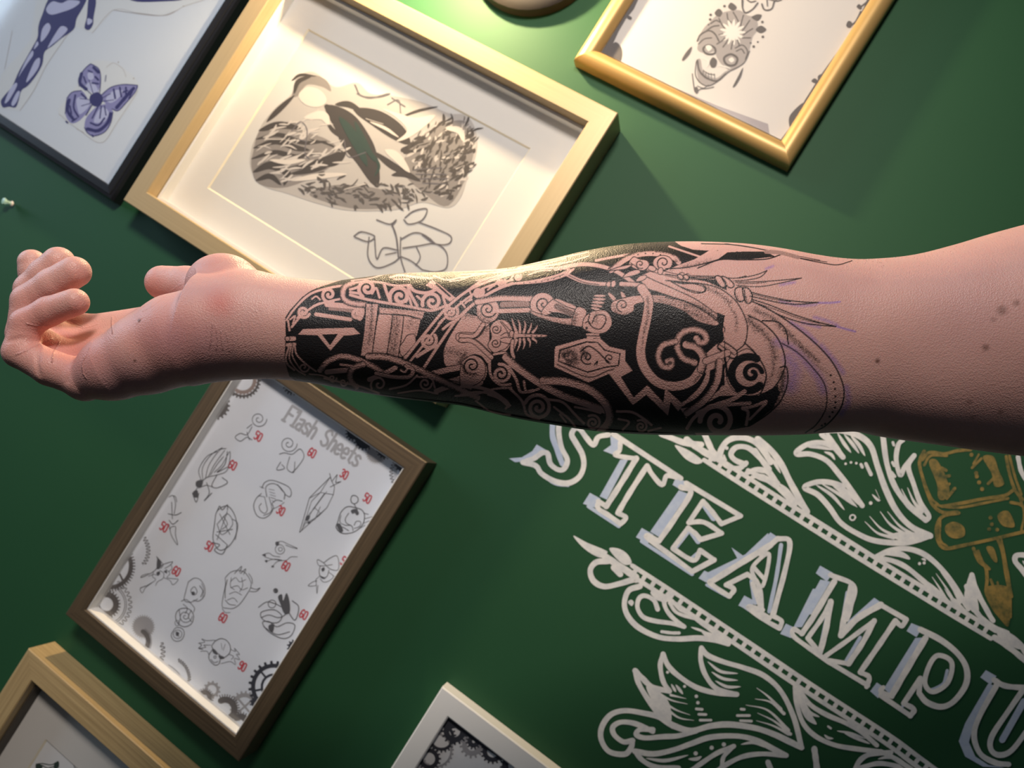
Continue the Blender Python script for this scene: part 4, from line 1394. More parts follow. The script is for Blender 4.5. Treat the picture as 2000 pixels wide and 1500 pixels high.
ORN = [
('arrow_tip', '''@ 980 820 .26
g 538,870 640,922 775,978 792,1000 750,1035 680,1010 600,950
s44 740,1000 850,1075 1010,1180
g 808,965 880,968 945,1010 975,1075 920,1088 850,1030
s38 840,1110 890,1160'''),
('arrow_tip', '''@ 980 820 .26
g 1300,190 1370,212 1450,258 1510,312 1460,332 1390,300 1340,250
s40 1200,105 1380,175 1500,185
s44 1390,150 1480,215 1600,290
s40 1520,100 1580,230 1630,290'''),
('arrow_tip', '''@ 1500 1150 .25
g 1790,320 1890,345 1965,400 2020,465 1950,470 1860,420 1800,375
s40 1770,380 1900,470 2020,570
s30 1990,470 2020,520'''),
('scroll', '''@ 980 820 .26
s38 800,1062 710,1070 665,1130 690,1210 770,1252 880,1232 990,1200 1010,1205
@ 1100 1150 .25
s38 600,-20 510,15 478,120 510,220 600,310 750,378 900,392 1050,385 1180,400 1290,430
s32 738,160 710,92 645,55 595,72 580,145 625,220 720,252 850,270 945,296
s30 945,296 850,220 800,150 790,80 830,30
s24 830,110 880,180 960,215 1060,240
s24 850,90 910,160 1000,200
s34 700,30 740,70 800,90
s18,2 1000,300 1060,320 1130,345
g22 505,105 530,85 552,105 535,135
s22 770,335 850,345 905,345
g 1080,330 1200,360 1290,420 1150,400
s26 1040,240 1150,320 1250,380'''),
('leaf', '''@ 1100 1150 .25
s36 1862,1240 1800,1000 1700,800 1570,680 1420,620 1250,570 1130,520 1080,462
s34 1080,462 1075,560 1115,680 1200,780 1355,825
s36 1355,825 1200,815 1040,770 900,680 820,600 780,510
s34 780,510 758,600 780,720 830,800
s38 830,800 700,770 620,700 562,640
s36 562,640 590,740 660,860 760,1000 840,1060
s42 760,1005 860,1068 1000,1108 1150,1072 1300,1060 1500,1088 1650,1138 1760,1190 1862,1240
g 650,760 760,810 830,900 840,1040 740,960 690,870
s20,1 720,800 840,868 970,900
s22,1 740,850 870,940 990,985
s22,1 790,920 900,1005 1020,1028
s18,1 840,830 960,858
s22,2 1130,570 1230,645 1362,662
s22,2 1160,650 1250,702 1362,715
s22,2 1190,720 1280,765 1385,765
s24,3 1428,908 1600,950 1760,1105
s24,3 1518,970 1650,1035 1775,1135
s22,3 1508,1030 1640,1070 1760,1135
s24,3 1500,860 1620,885 1725,975
s24,3 1512,775 1600,840 1700,940
s20,2 845,745 865,780 880,805
s22,2 880,750 910,790 935,822
d14 1040,840 1052,890
s20 1040,938 1085,942
s20 1060,980 1115,982
s18 1070,1026 1155,1026
s18 1390,940 1415,942
s18 1360,990 1455,990
s18 1385,1030 1470,1034
d12 815,652 948,762'''),
('scroll', '''@ 1100 1150 .25
s38 860,1075 760,1005 620,970 480,952 370,985 302,1080 298,1180 360,1272 480,1292 530,1240 542,1185
s36 542,1185 470,1195 400,1142 388,1080 450,1042 550,1050 640,1085 700,1115
s36 700,1100 600,1100 572,1140 640,1165 780,1155 900,1148 1040,1110'''),
('leaf', '''@ 1100 1150 .25
s38 558,1268 700,1290 850,1262 1000,1210 1150,1160 1350,1150 1500,1180 1640,1250 1742,1302
s34 1742,1302 1550,1290 1400,1312 1270,1375 1205,1420
s30 1240,1390 1255,1310 1332,1230
s34 1332,1230 1200,1285 1070,1370 1000,1420
s34 558,1268 620,1340 720,1390 900,1400
s26,2 650,1325 800,1342 975,1300
d17 1160,1242 1255,1216 1035,1286
s22,2 1390,1215 1490,1202 1590,1242
s26,2 980,1330 1040,1330 1080,1310'''),
('leaf', '''@ 1500 1150 .25
s34 212,765 225,900 275,1050 370,1150 520,1220 700,1252 880,1272
s34 240,790 330,905 460,985 600,1045 720,1110 850,1222
s26,2 270,860 320,960 400,1000
g 235,800 300,900 340,980 380,1060 300,1020 250,920
s24,2 600,1130 700,1170 795,1210
s16 470,1075 490,1090
s20,2 440,1140 470,1165 510,1170
s30 620,1050 760,1100
s18,2 540,1110 650,1130 760,1170'''),
('scroll', '''@ 1500 1150 .25
s42 362,1250 372,1320 385,1430
s36 670,1440 715,1345 800,1292 960,1278
s34 720,1400 860,1365 1000,1385 1060,1420
s20,2 860,1330 920,1318 980,1325
s34 880,1270 1000,1330 1120,1410
@ 1100 1150 .25
s40 1600,1355 1625,1420'''),
('scroll', '''@ 980 820 .26
s40 1630,300 1650,220 1700,155 1790,130 1900,165 1975,245 2020,320
s36 1825,335 1750,300 1722,255 1765,205 1850,210 1930,275 2010,370
s34 1835,325 1780,365 1690,345 1640,280
s32 1840,400 1930,370 2020,400
s26 1880,430 1950,420 2020,450
d14 1690,212
s18,2 1668,260 1675,290 1690,305
s30 1850,380 1950,430 2060,480
@ 1480 820 .26
s42 0,145 100,230 180,340 240,460 300,570 370,690
s34 -20,230 50,330 115,430 150,480
s28 0,380 70,395 140,465
s22,2 90,275 130,330 170,400
s30 0,430 110,475 200,560 280,640
g 160,480 230,520 320,640 400,730 300,640 220,570
s24 60,450 160,520'''),
('leaf', '''@ 1480 820 .26
s36 640,280 570,205 480,172 380,182 302,230 300,258 400,258 520,308 620,420 700,525 785,645
s36 640,500 540,470 440,468 350,508 450,562 540,660 620,770 740,850 880,908 1080,925 1200,905 1295,872
s40 1295,872 1150,800 1040,680 960,520 900,350 850,200 760,120 620,80 500,80
s22 520,100 580,180 640,270
s24,2 600,100 650,180 700,245
s24,2 650,110 710,180 760,250
s26,2 700,120 760,190 805,270
s34 480,110 560,180 600,240
s24,2 380,205 460,205 560,225
s22,2 500,240 550,260 580,300
s24,2 440,490 560,570 650,675
s22,2 480,480 620,565 725,645
s24,2 550,480 650,560 745,655
s28 600,480 700,570 780,640
s26,3 805,765 900,850 1020,885
s26,3 840,725 930,820 1060,885
s28,3 920,690 1000,790 1140,880
s28,3 975,690 1070,800 1200,880
g 1000,860 1130,840 1280,872 1160,905 1060,905
d10 660,330 700,320 740,326
s20 775,335 785,355
s24 812,330 850,410
s18,2 860,560 900,600 920,605
s18,2 885,525 915,590
d14 848,625
o12 712,735 18,22'''),
('leaf', '''@ 1480 820 .26
s36 940,120 970,330 1030,500 1130,640 1262,755
s34 1262,755 1285,720 1220,620 1170,480 1130,350 1175,268
s32 1175,268 1105,350 1070,415 1040,300 1055,190 1090,150
s30,3 1080,520 1140,630 1215,700
s30,3 1125,510 1170,610 1230,690
s24,3 1060,560 1120,650 1200,710
s20 1012,320 1025,345
s20 1005,395 1030,425
s18 1015,170 1022,190'''),
('leaf', '''@ 1480 820 .26
s36 890,1030 1000,980 1120,968 1250,1010 1370,1110 1470,1240 1570,1400
s34 890,1040 1010,1058 1120,1110 1230,1200 1300,1260
g 940,1010 1060,985 1130,1020 1140,1050 1060,1030
s24,3 1310,1180 1370,1270 1410,1345
s24,3 1340,1155 1420,1270 1470,1360
s24,3 1375,1145 1460,1260 1520,1370
d12 1215,1080 1250,1075
s16,2 1230,1045 1250,1048 1262,1060
s30 1230,1200 1350,1290 1450,1390
g 1440,1320 1520,1380 1600,1480 1480,1400'''),
('leaf', '''@ 1480 820 .26
s34 1580,1420 1572,1300 1608,1165
s34 1608,1165 1640,1270 1700,1390 1760,1500
g 1575,1290 1605,1170 1640,1300 1660,1440 1600,1430
@ 1500 1150 .25
s34 1550,-20 1580,100 1640,200 1750,290 1870,345
s30 1600,-20 1680,120 1760,250
g 1570,50 1640,160 1700,250 1600,170
s22,3 1380,0 1420,60 1480,100
s22,3 1440,0 1480,60 1550,120'''),
('leaf', '''@ 1480 820 .26
s36 2060,1030 1990,1015 1940,1022 1935,1065 1985,1125 2040,1200
s30 1955,280 1980,390 2030,470
s22,2 1990,1060 2020,1090 2050,1100'''),
]
GOLD_ART = '''@ 1480 820 .26
s26 1250,235 1215,320 1240,440 1280,560 1315,640 1390,695 1500,692
s24 1235,300 1290,245 1400,255 1500,232 1600,225
s20 1250,340 1300,270 1420,270
s26 1385,650 1550,622 1700,592 1850,570 1930,520
s20 1330,640 1500,660 1700,625 1880,590
s24 1865,275 1895,420 1935,530 1990,600
s20 1890,270 1930,420 1980,560
s16 1240,430 1300,580 1360,640
g 1285,320 1335,295 1385,365 1420,445 1440,540 1400,600 1355,585 1345,480
s22 1380,360 1415,380
s22 1400,430 1440,420
s24 1420,590 1480,515
s20 1370,560 1440,480
d16 1605,262 1640,400 1645,425 1662,470 1685,520
g 1690,280 1770,275 1810,380 1850,480 1780,500 1755,400
s20 1610,360 1680,290
s16 1620,330 1660,260
s20 1730,480 1770,440
s26 1510,700 1390,725 1345,800 1350,900 1405,965 1550,942 1780,892 2020,835
s18 1370,760 1370,900 1420,950
g 1408,800 1470,765 1545,800 1552,870 1480,892 1420,860
g 1800,715 1880,685 1930,800 1840,795
d15 1748,735 1758,785 1738,822 1798,825
s18 1960,560 2000,700 1980,830
s24 1900,620 1980,640 2020,700
s26 1620,965 1660,1060 1712,1110 1722,1200 1720,1300 1800,1400 1850,1480
s22 1655,985 1690,1070 1740,1120
s26 1800,890 1840,1000 1862,1150 1892,1300 1895,1480
s16 1830,900 1870,1100 1910,1330
g 1715,960 1770,960 1800,1060 1770,1060
s20 1750,1200 1790,1300 1850,1420
s16 1800,1220 1820,1330 1860,1440
@ 1500 1150 .25
g 1690,0 1740,140 1820,245 1878,290 1900,110 1888,0 1800,-30
s16 1850,0 1875,120 1870,220'''
def bolder(txt, q):
    out = []
    for ln in txt.splitlines():
        w = ln.split(' ', 1)
        if w and w[0][:1] in ('s', 'c', 'l') and len(w[0]) > 1:
            n = w[0][1:].split(','); n[0] = '%.1f' % (float(n[0]) * q); w[0] = w[0][0] + ','.join(n)
        out.append(' '.join(w))
    return '\n'.join(out)
def build_sign():
    root = tag(empty('painted_sign', tuple(wall_pt(1500, 1180))), 'hand-painted white and pale blue STEAMPU lettering with leaf scrolls on the green wall', 'sign')
    H = 0.0002
    fl, rungs = rail([(1380, 891), (1489.6, 961.7), (1628, 1049), (1759.5, 1130.7), (1854, 1188), (1940, 1240)], 21.05, 8.8, 8.6)
    fl.build('ruled_band', M_PW, root, H)
    def rung_set(rungs, band):
        for a, b in rungs:
            f = Flat(); f.ribbon(np.linspace(a, b, 3), 8.4); o = f.build('rung', M_PW, root, H + 2e-5)
    rung_set(rungs, None)
    fl, rungs = rail([(1230, 1112), (1309, 1162.5), (1449, 1256), (1576, 1341.5), (1727.5, 1440), (1785, 1482), (1840, 1522)], 21.4, 8.6, 8.4)
    fl.build('ruled_band', M_PW, root, H)
    rung_set(rungs, None)
    for name, txt in ORN:
        Flat().text(bolder(txt, 1.12)).build_split(name, M_PW, root, H + 4e-5, gap=20)
    for g in Flat().text(GOLD_ART).build_split('emblem', M_PG, root, H, gap=30): g['label'] = 'ochre painted tool emblem'
    for ch, w, b in LETTERS:
        o = Flat().text(bolder(w, 1.08)).build('letter', M_PW, root, H + 8e-5)
        o['label'] = 'white outlined letter ' + ch
        s = Flat().text(b).build('letter_shadow', M_PB, o, H + 4e-5); s['label'] = 'pale blue shadow edge'
build_sign()
# ------------------------------------------------------------------ pictures behind the glass
M_INK_G = plain('soft_grey_ink', (0.10, 0.10, 0.11, 1), 0.7)
M_INK_L = plain('pale_grey_ink', (0.36, 0.35, 0.36, 1), 0.7)
M_INK_M = plain('mid_grey_ink', (0.12, 0.11, 0.11, 1), 0.7)
M_INK_B = plain('blue_violet_ink', (0.022, 0.016, 0.12, 1), 0.6)
M_INK_B2 = plain('pale_violet_ink', (0.22, 0.22, 0.44, 1), 0.6)
M_INK_R = plain('red_ink', (0.55, 0.07, 0.09, 1), 0.6)
M_INK_N = plain('dark_slate_ink', (0.035, 0.037, 0.05, 1), 0.7)
M_INK_S = plain('sepia_ink', (0.30, 0.235, 0.215, 1), 0.7)
M_INK_T = plain('bottle_green_ink', (0.03, 0.055, 0.045, 1), 0.7)
def gear(fl, cx, cy, r, teeth, th, tw=0.0, spokes=0, hub=0, sx=(1, 0), sy=(0, 1), a0=0.0, a1=360.0):
    """toothed ring; sx, sy = how the sheet's own axes run in the photograph"""
    sx, sy = np.array(sx, float), np.array(sy, float)
    L = lambda a, q: np.array([cx, cy]) + q * (math.cos(a) * sx + math.sin(a) * sy)
    n = max(10, int(teeth * 2))
    A = np.radians(np.linspace(a0, a1, n + 1))
    fl.ribbon(np.array([L(a, r - th / 2) for a in A]), th, 4)
    for i in range(teeth):
        a = math.radians(a0 + (a1 - a0) * (i + 0.5) / teeth); da = math.radians((a1 - a0) / teeth) * 0.27
        q = tw or r * 0.13
        fl.poly([L(a - da, r - th * 0.2), L(a - da * 0.6, r + q), L(a + da * 0.6, r + q), L(a + da, r - th * 0.2)])
    for i in range(spokes):
        a = 2 * math.pi * i / spokes + 0.3
        if a0 <= math.degrees(a) <= a1: fl.ribbon(np.array([L(a, hub), L(a, r - th / 2)]), th * 0.5, 4)
    if hub: fl.ribbon(np.array([L(a, hub) for a in np.radians(np.linspace(0, 360, 19))]), th * 0.6, 4)
def wave_ring(fl, cx, cy, r, amp, n, a0, a1, w, sx, sy):
    sx, sy = np.array(sx, float), np.array(sy, float)
    t = np.linspace(0, 1, n * 8)
    A = np.radians(a0 + (a1 - a0) * t); R = r + amp * np.sign(np.sin(t * n * 2 * math.pi)) * np.abs(np.sin(t * n * 2 * math.pi)) ** 0.5
    fl.ribbon(np.array([[cx, cy] + q * (math.cos(a) * sx + math.sin(a) * sy) for a, q in zip(A, R)]), w, 4)
GLYPH = {
 'F': '0,0 0,1;0,1 .5,1 .5,.85;0,.52 .35,.52;-.08,0 .12,0', 'l': '.1,0 .1,1;0,1 .1,1;0,0 .2,0', 'a': '.05,.6 .3,.66 .34,.5 .34,0;.34,.36 .08,.32 .05,.06 .2,0 .34,.1',
 's': '.34,.56 .2,.66 .05,.55 .1,.4 .3,.28 .34,.1 .18,0 .03,.1', 'h': '.05,0 .05,1;.05,.5 .22,.66 .34,.52 .34,0', 'S': '.42,.82 .25,1 .05,.85 .08,.62 .36,.42 .42,.16 .22,0 .02,.16',
 'e': '.05,.34 .34,.34 .32,.58 .18,.66 .05,.5 .05,.14 .2,0 .34,.1', 't': '.15,1 .15,.1 .3,0;.02,.64 .3,.64',
 '0': '.05,.15 .05,.85 .2,1 .35,.85 .35,.15 .2,0 .05,.15', '3': '.05,.9 .2,1 .35,.8 .18,.55 .35,.3 .2,0 .05,.1', '5': '.35,1 .08,1 .08,.58 .3,.6 .35,.25 .2,0 .05,.1', '6': '.33,.9 .2,1 .06,.7 .05,.15 .2,0 .35,.15 .33,.45 .08,.45',
 '8': '.2,.53 .07,.75 .2,1 .33,.75 .2,.53 .05,.25 .2,0 .35,.25 .2,.53', '9': '.35,.55 .1,.5 .05,.8 .2,1 .35,.85 .35,.2 .2,0 .06,.1'}
ADV = {'F': .55, 'l': .28, 'a': .46, 's': .44, 'h': .46, 'S': .55, 'e': .46, 't': .40, ' ': .45}
def write(fl, txt, origin, ax, up, w):
    x = 0.0
    for ch in txt:
        if ch in GLYPH:
            for st in GLYPH[ch].split(';'):
                P = np.array([[float(c) for c in q.split(',')] for q in st.split()])
                Q = np.array(origin) + np.outer(P[:, 0] + x, ax) + np.outer(P[:, 1], up)
                fl.ribbon(smooth_path(Q, n=4) if len(Q) > 3 else Q, w, 4)
        x += ADV.get(ch, .44)
def art(parent, h, items, dh=1e-6):
    for i, (name, mat, fl) in enumerate(items):
        if isinstance(fl, str): fl = Flat().text(fl)
        bb = [Vector(c) for c in parent.bound_box]; e = 0.0004
        fl.clip = (min(c.x for c in bb) + e, max(c.x for c in bb) - e, min(c.z for c in bb) + e, max(c.z for c in bb) - e)
        fl.build_split(name, mat, parent, h + i * 3e-5, gap=16, dh=dh)

# ---- flash sheet
SXV, SYV = (0.845, 0.55), (-0.52, 0.86)           # the sheet's right and down in photograph pixels
FLASH_ART = '''@ 440 900 .2133
s7 335,250 360,200 420,178 500,200 580,240 605,290 590,330 550,310
s7 380,330 370,250 400,215 450,210 500,240 540,290
s9 480,220 520,270 545,300 540,350
s6 360,330 375,400 385,450 360,480 325,460 310,420 330,390
s7 330,300 280,350 260,420 290,500 350,525 410,490 440,430 430,390 470,360 520,370
s6 400,330 420,400 425,450 400,480 350,500
s4 400,260 450,270
s4 405,285 455,300
s4 410,310 460,325
s5 415,335 460,350
s4 425,360 450,380
s5 315,235 355,250
s5 540,380 500,410 440,440
s5 300,320 360,330
l6 680,655 770,340 960,150 1000,240 990,310 930,430 680,655
l5 700,640 790,370 870,290 990,310
l5 740,570 850,510 930,430
l5 775,340 870,290 960,150
l4 690,650 800,450 930,280
l9 800,450 910,300
l5 740,520 820,430 870,480 760,580
l6 955,115 975,190 1025,125 1010,200 1060,190 960,240
l4 730,540 780,560
g 740,510 775,500 765,540 735,545
g 750,565 780,560 770,580
s5 820,540 870,420
s8 1150,350 1160,322 1185,318 1212,335 1215,370 1190,392 1160,385 1148,355
l8 1180,395 1195,425 1210,450
s8 1200,430 1120,420 1060,470 1030,560 1015,610 1060,660 1130,665 1200,640 1260,580 1275,500 1250,450 1200,430
s7 1130,480 1100,530 1110,570 1160,600 1170,640
s6 1060,500 1050,560 1100,590 1150,590
s7 1030,600 1080,610 1130,640
g 1150,455 1195,440 1225,480 1205,500 1185,478 1165,485
g 1020,590 1050,575 1080,640 1050,650
s6 1180,590 1200,555 1240,560 1230,600 1180,620
s6 1270,480 1310,490
s5 1280,530 1350,510
s5 1270,570 1320,550
s5 1230,620 1280,590
s5 470,745 520,738 580,765 660,800
g 460,745 490,740 490,765 465,775
o5 500,810 45,40
o5 505,810 18,18
s5 340,860 400,845 440,870 500,880
g 338,865 365,850 370,875
s5 360,880 430,900 500,910
s5 370,925 420,905 470,900 520,910
g 360,915 385,908 380,932
s5 425,975 480,920 560,910 600,880 660,880
g 420,970 440,955 445,975
s5 550,770 600,790 660,805
s6 840,920 850,905 900,935 960,990 1030,1000 1040,930 1020,870 960,890 900,935
s5 840,925 860,960 920,960 980,950
s6 870,960 860,1020 880,1070 930,1060 950,1000
g 880,990 905,975 910,1000 890,1015
g 860,1050 890,1060 920,1075 890,1080
s5 860,1060 830,1090 830,1140 760,1145 800,1110 840,1100
s5 835,1140 840,1215 850,1140
s5 870,1080 900,1110 950,1100 990,1060 950,1020
s4 960,1030 1010,1060 1040,1020
'''
FLASH_ART2 = '''@ 120 1060 .2
s6 930,135 955,200 930,250 900,280 850,310 780,340 790,320 850,300
s6 960,240 1000,210 1085,185 1060,220 1010,250
s6 935,140 990,210 970,250
g 940,150 975,200 960,250 930,250
s5 900,280 890,330 920,360 870,400 820,440 790,490 770,450 820,420
s5 960,270 1000,300 990,350 940,380 920,420
s5 1020,260 1060,300 1030,340 1080,350 1140,360 1090,410 1060,370 1000,340
s5 1070,210 1080,250 1050,280
g 930,290 960,280 960,310 935,315
g 1000,280 1025,270 1030,300
s5 770,440 830,420 880,390
s4 850,330 900,310 950,320
s6 1240,380 1300,345 1360,365 1400,440 1395,520 1340,570 1290,560
s6 1240,380 1215,470 1200,560 1260,580 1330,550
c6 1265,460 1300,430 1325,480 1295,510 1270,490
g 1270,480 1300,480 1300,505 1275,510
s7 1350,420 1380,470 1360,530
s5 1370,400 1390,460 1380,530
s6 1170,570 1220,555 1270,600 1300,640 1290,680
s6 1190,600 1230,640 1210,690
c7 1130,670 1180,640 1250,650 1290,710 1270,790 1200,820 1140,790 1115,730
p6 1210,720 66,8 0,640
s6 1150,660 1160,740 1140,790
s6 1270,660 1240,720 1270,770
c5 1110,770 1140,760 1150,800 1120,810
c6 1080,880 1120,830 1180,840 1200,890 1170,950 1110,960 1075,920
o5 1135,895 40,44
s5 1120,870 1150,920
g 1120,870 1150,880 1140,910 1120,905
s6 1600,340 1650,290 1720,270 1790,290 1840,360 1850,430 1800,520 1740,600 1680,640 1620,640 1570,620 1580,520 1600,420 1600,340
s6 1690,300 1760,230 1740,290
s6 1750,300 1800,255 1780,310
s6 1850,440 1900,455 1940,440 1900,475 1840,475
s5 1650,380 1700,340 1740,380 1800,360
s5 1650,440 1720,420 1760,460 1820,440
s5 1640,500 1700,480 1760,510
s5 1620,560 1680,540 1720,580
s5 1660,340 1650,420 1690,460
s5 1760,340 1770,420 1740,480
s6 1600,560 1640,600 1700,610
s7 1620,360 1600,450 1600,540
s6 1830,300 1860,350 1865,400
s5 1570,640 1600,680 1650,680
s7 1500,960 1560,935 1620,960 1650,1020 1640,1080 1590,1120 1560,1110 1540,1090 1500,1060 1470,1010 1500,960
g 1475,1030 1515,1060 1520,1095 1480,1070
g 1535,1100 1580,1110 1590,1130 1550,1135
o6 1500,1117 11,13
s7 1470,1050 1440,1100 1450,1150 1500,1195 1540,1180 1550,1140
s6 1460,1140 1490,1170 1530,1160
s5 1340,980 1400,970 1370,940 1420,955 1500,950
s5 1350,1030 1410,1020 1390,1000 1460,1000
s5 1360,1060 1420,1060 1440,1090
s6 1340,980 1370,1000 1340,1030 1380,1040
s5 1650,1040 1700,1060 1690,1030 1740,1090 1710,1090 1740,1140 1690,1130 1700,1190 1650,1160 1560,1180
s5 1640,1090 1680,1110 1660,1140
s4 1560,980 1570,1040
s4 1600,990 1580,1050
'''
FLASH_ART3 = '''@ 120 740 .50667
s2.6 415,455 430,450 440,480 435,520
s2.6 425,475 428,540
s3 412,520 440,525 462,515
s3 415,545 430,560 450,545
c2.5 420,575 440,570 440,600 448,640 425,605
s2.5 430,450 440,455 445,475
s2.6 415,560 418,580
s2.6 510,440 540,400 560,380 600,370 640,350 650,280 620,330 590,360
s2.5 540,395 530,350 560,300 600,280
s2.4 545,390 545,340 580,290 620,265
s2.4 555,385 570,330 610,275 635,268
s2.4 565,380 590,330 630,275
s2.5 575,370 600,330 625,300
s3 600,370 580,410 600,420 640,400 620,380
s3 560,400 570,440 550,470 580,440
g 520,395 545,390 540,415 520,415
g 508,435 525,430 525,455 510,455
s3 505,440 520,475 530,440
s2.5 530,420 560,410 590,420
s3 640,280 630,330 600,360 640,340
s3 590,560 600,510 640,490 670,530 675,590 650,640 610,660 585,620 590,560
s2.5 600,560 640,520 660,560 620,600 600,560
s2.5 610,520 650,600
s2.5 640,510 600,620
s2.5 600,590 660,580
s2.5 595,600 640,640
s3 600,510 610,490 620,505 640,485 640,505
s2.5 660,540 680,560 670,620
s3 580,630 610,640 590,660 620,675 640,640
s2.5 625,530 640,560 620,580
p2.5 760,155 32,4 0,640
s2.6 715,190 735,175
s2.6 735,185 715,215 690,210 670,225 690,240 715,225 735,235
s2.6 715,205 725,235
p2.5 875,250 34,4 0,640
s2.6 840,290 860,285 890,290 920,270 935,300 910,340 890,360
s2.6 845,320 830,350 860,345 850,330
s2.6 880,300 870,345 895,360 900,320
c3 775,940 800,975 850,1000 885,990 900,950 870,940 830,955 800,935
s3 760,880 790,860 820,865 850,880 870,900 840,920 800,910 770,920
o2.6 812,868 14,16
s3.4 870,890 900,930 915,880 890,855
c3 770,900 820,890 850,915 830,940 780,930
s3 780,955 830,985 880,975
g 835,840 850,830 855,855 868,825 880,860 880,900 860,905 845,870
o3 826,816 8,8
g 820,812 828,808 834,816 826,824
g 800,950 820,945 815,975 800,965
'''
PRICES = [(503, 852, '50'), (608, 884, '60'), (453, 908, '60'), (671, 926, '30'), (547, 997, '30'), (716, 973, '50'), (319, 1029, '50'), (407, 1067, '50'), (343, 1115, '60'), (557, 1105, '60'), (672, 1097, '50'), (434, 1206, '60'), (592, 1200, '60'), (472, 1301, '90')]
def flash_sheet():
    h = FLASH_H + 0.0001
    L = Flat(); write(L, 'Flash Sheets', (553, 821), np.array((26.6, 17.0)) * 1.0, (18.0, -28.5), 4.8)
    R = Flat()
    for x, y, t in PRICES: write(R, t, (x - 8.5, y + 3.5), (14.5, 9.5), (7.5, -14.5), 2.7)
    G1, G2, G3, G4 = Flat(), Flat(), Flat(), Flat()
    g = lambda fl, *a, **k: gear(fl, *a, sx=SXV, sy=SYV, **k)
    # lower left corner
    g(G1, 208, 1180, 24, 26, 11, 4); wave_ring(G1, 208, 1180, 47, 3.5, 15, -95, 70, 1.4, SXV, SYV)
    for q in (36, 39.5): G1.ribbon(np.array([[208, 1180] + q * (math.cos(a) * np.array(SXV) + math.sin(a) * np.array(SYV)) for a in np.radians(np.linspace(-95, 70, 24))]), 1.2, 4)
    g(G1, 214, 1104, 46, 22, 8, 5, spokes=5, a0=-75, a1=75)
    wave_ring(G1, 250, 1075, 40, 4, 9, -70, 10, 1.4, SXV, SYV)
    g(G3, 280, 1224, 11, 30, 22, 3.2); g(G3, 280, 1224, 20, 30, 12, 3)
    g(G1, 268, 1252, 26, 22, 9, 3.5, a0=-90, a1=40)
    wave_ring(G1, 285, 1272, 34, 4.2, 7, -60, 30, 1.6, SXV, SYV)
    wave_ring(G1, 330, 1325, 40, 3.2, 11, -95, -25, 1.3, SXV, SYV); G1.ribbon(smooth_path([(318, 1293), (340, 1306), (362, 1330)]), 1.0, 4)
    # lower right corner
    g(G2, 535, 1342, 45, 24, 8, 5.5, spokes=6, hub=24)
    g(G3, 414, 1347, 14, 11, 5, 3); g(G3, 478, 1380, 26, 20, 8, 4, spokes=4)
    g(G1, 440, 1385, 24, 16, 12, 5, a0=-150, a1=20); g(G1, 470, 1412, 18, 14, 12, 4, a0=-160, a1=60)
    g(G1, 400, 1362, 14, 12, 9, 4, a0=-170, a1=10)
    g(G2, 500, 1372, 10, 10, 6, 3)
    g(G2, 575, 1264, 12, 12, 5, 3)
    # top edge and corners
    g(G4, 474, 742, 27, 24, 7, 3); g(G1, 474, 742, 33, 30, 4, 3.2); g(G1, 420, 790, 26, 20, 7, 4, spokes=5)
    g(G2, 572, 752, 16, 18, 11, 4); g(G3, 735, 885, 9, 30, 18, 3); g(G3, 735, 885, 18, 30, 10, 3)
    g(G2, 712, 858, 18, 18, 14, 4); g(G2, 690, 846, 12, 14, 10, 4); g(G2, 752, 880, 14, 14, 12, 3); g(G2, 786, 906, 14, 12, 12, 3)
    G2.poly(wallline := [(600, 752), (640, 790), (690, 826), (740, 862), (795, 905), (800, 896), (745, 850), (690, 812), (640, 776), (606, 745)])
    wave_ring(G1, 800, 925, 36, 3.5, 9, 110, 200, 1.4, SXV, SYV)
    for q in (27, 30): G1.ribbon(np.array([[800, 925] + q * (math.cos(a) * np.array(SXV) + math.sin(a) * np.array(SYV)) for a in np.radians(np.linspace(110, 200, 14))]), 0.9, 4)
    K = Flat().text(FLASH_ART).text(FLASH_ART2).text(FLASH_ART3)
    art(FLASH_PRINT, h, [('gear_border', M_INK_L, G3), ('gear_border', M_INK_S, G4), ('gear_border', M_INK_M, G1), ('gear_border', M_INK_N, G2), ('drawing', M_INK_G, K), ('price_mark', M_INK_R, R), ('lettering', plain('title_grey_ink', (0.40, 0.40, 0.42, 1), 0.7), L)])
flash_sheet()

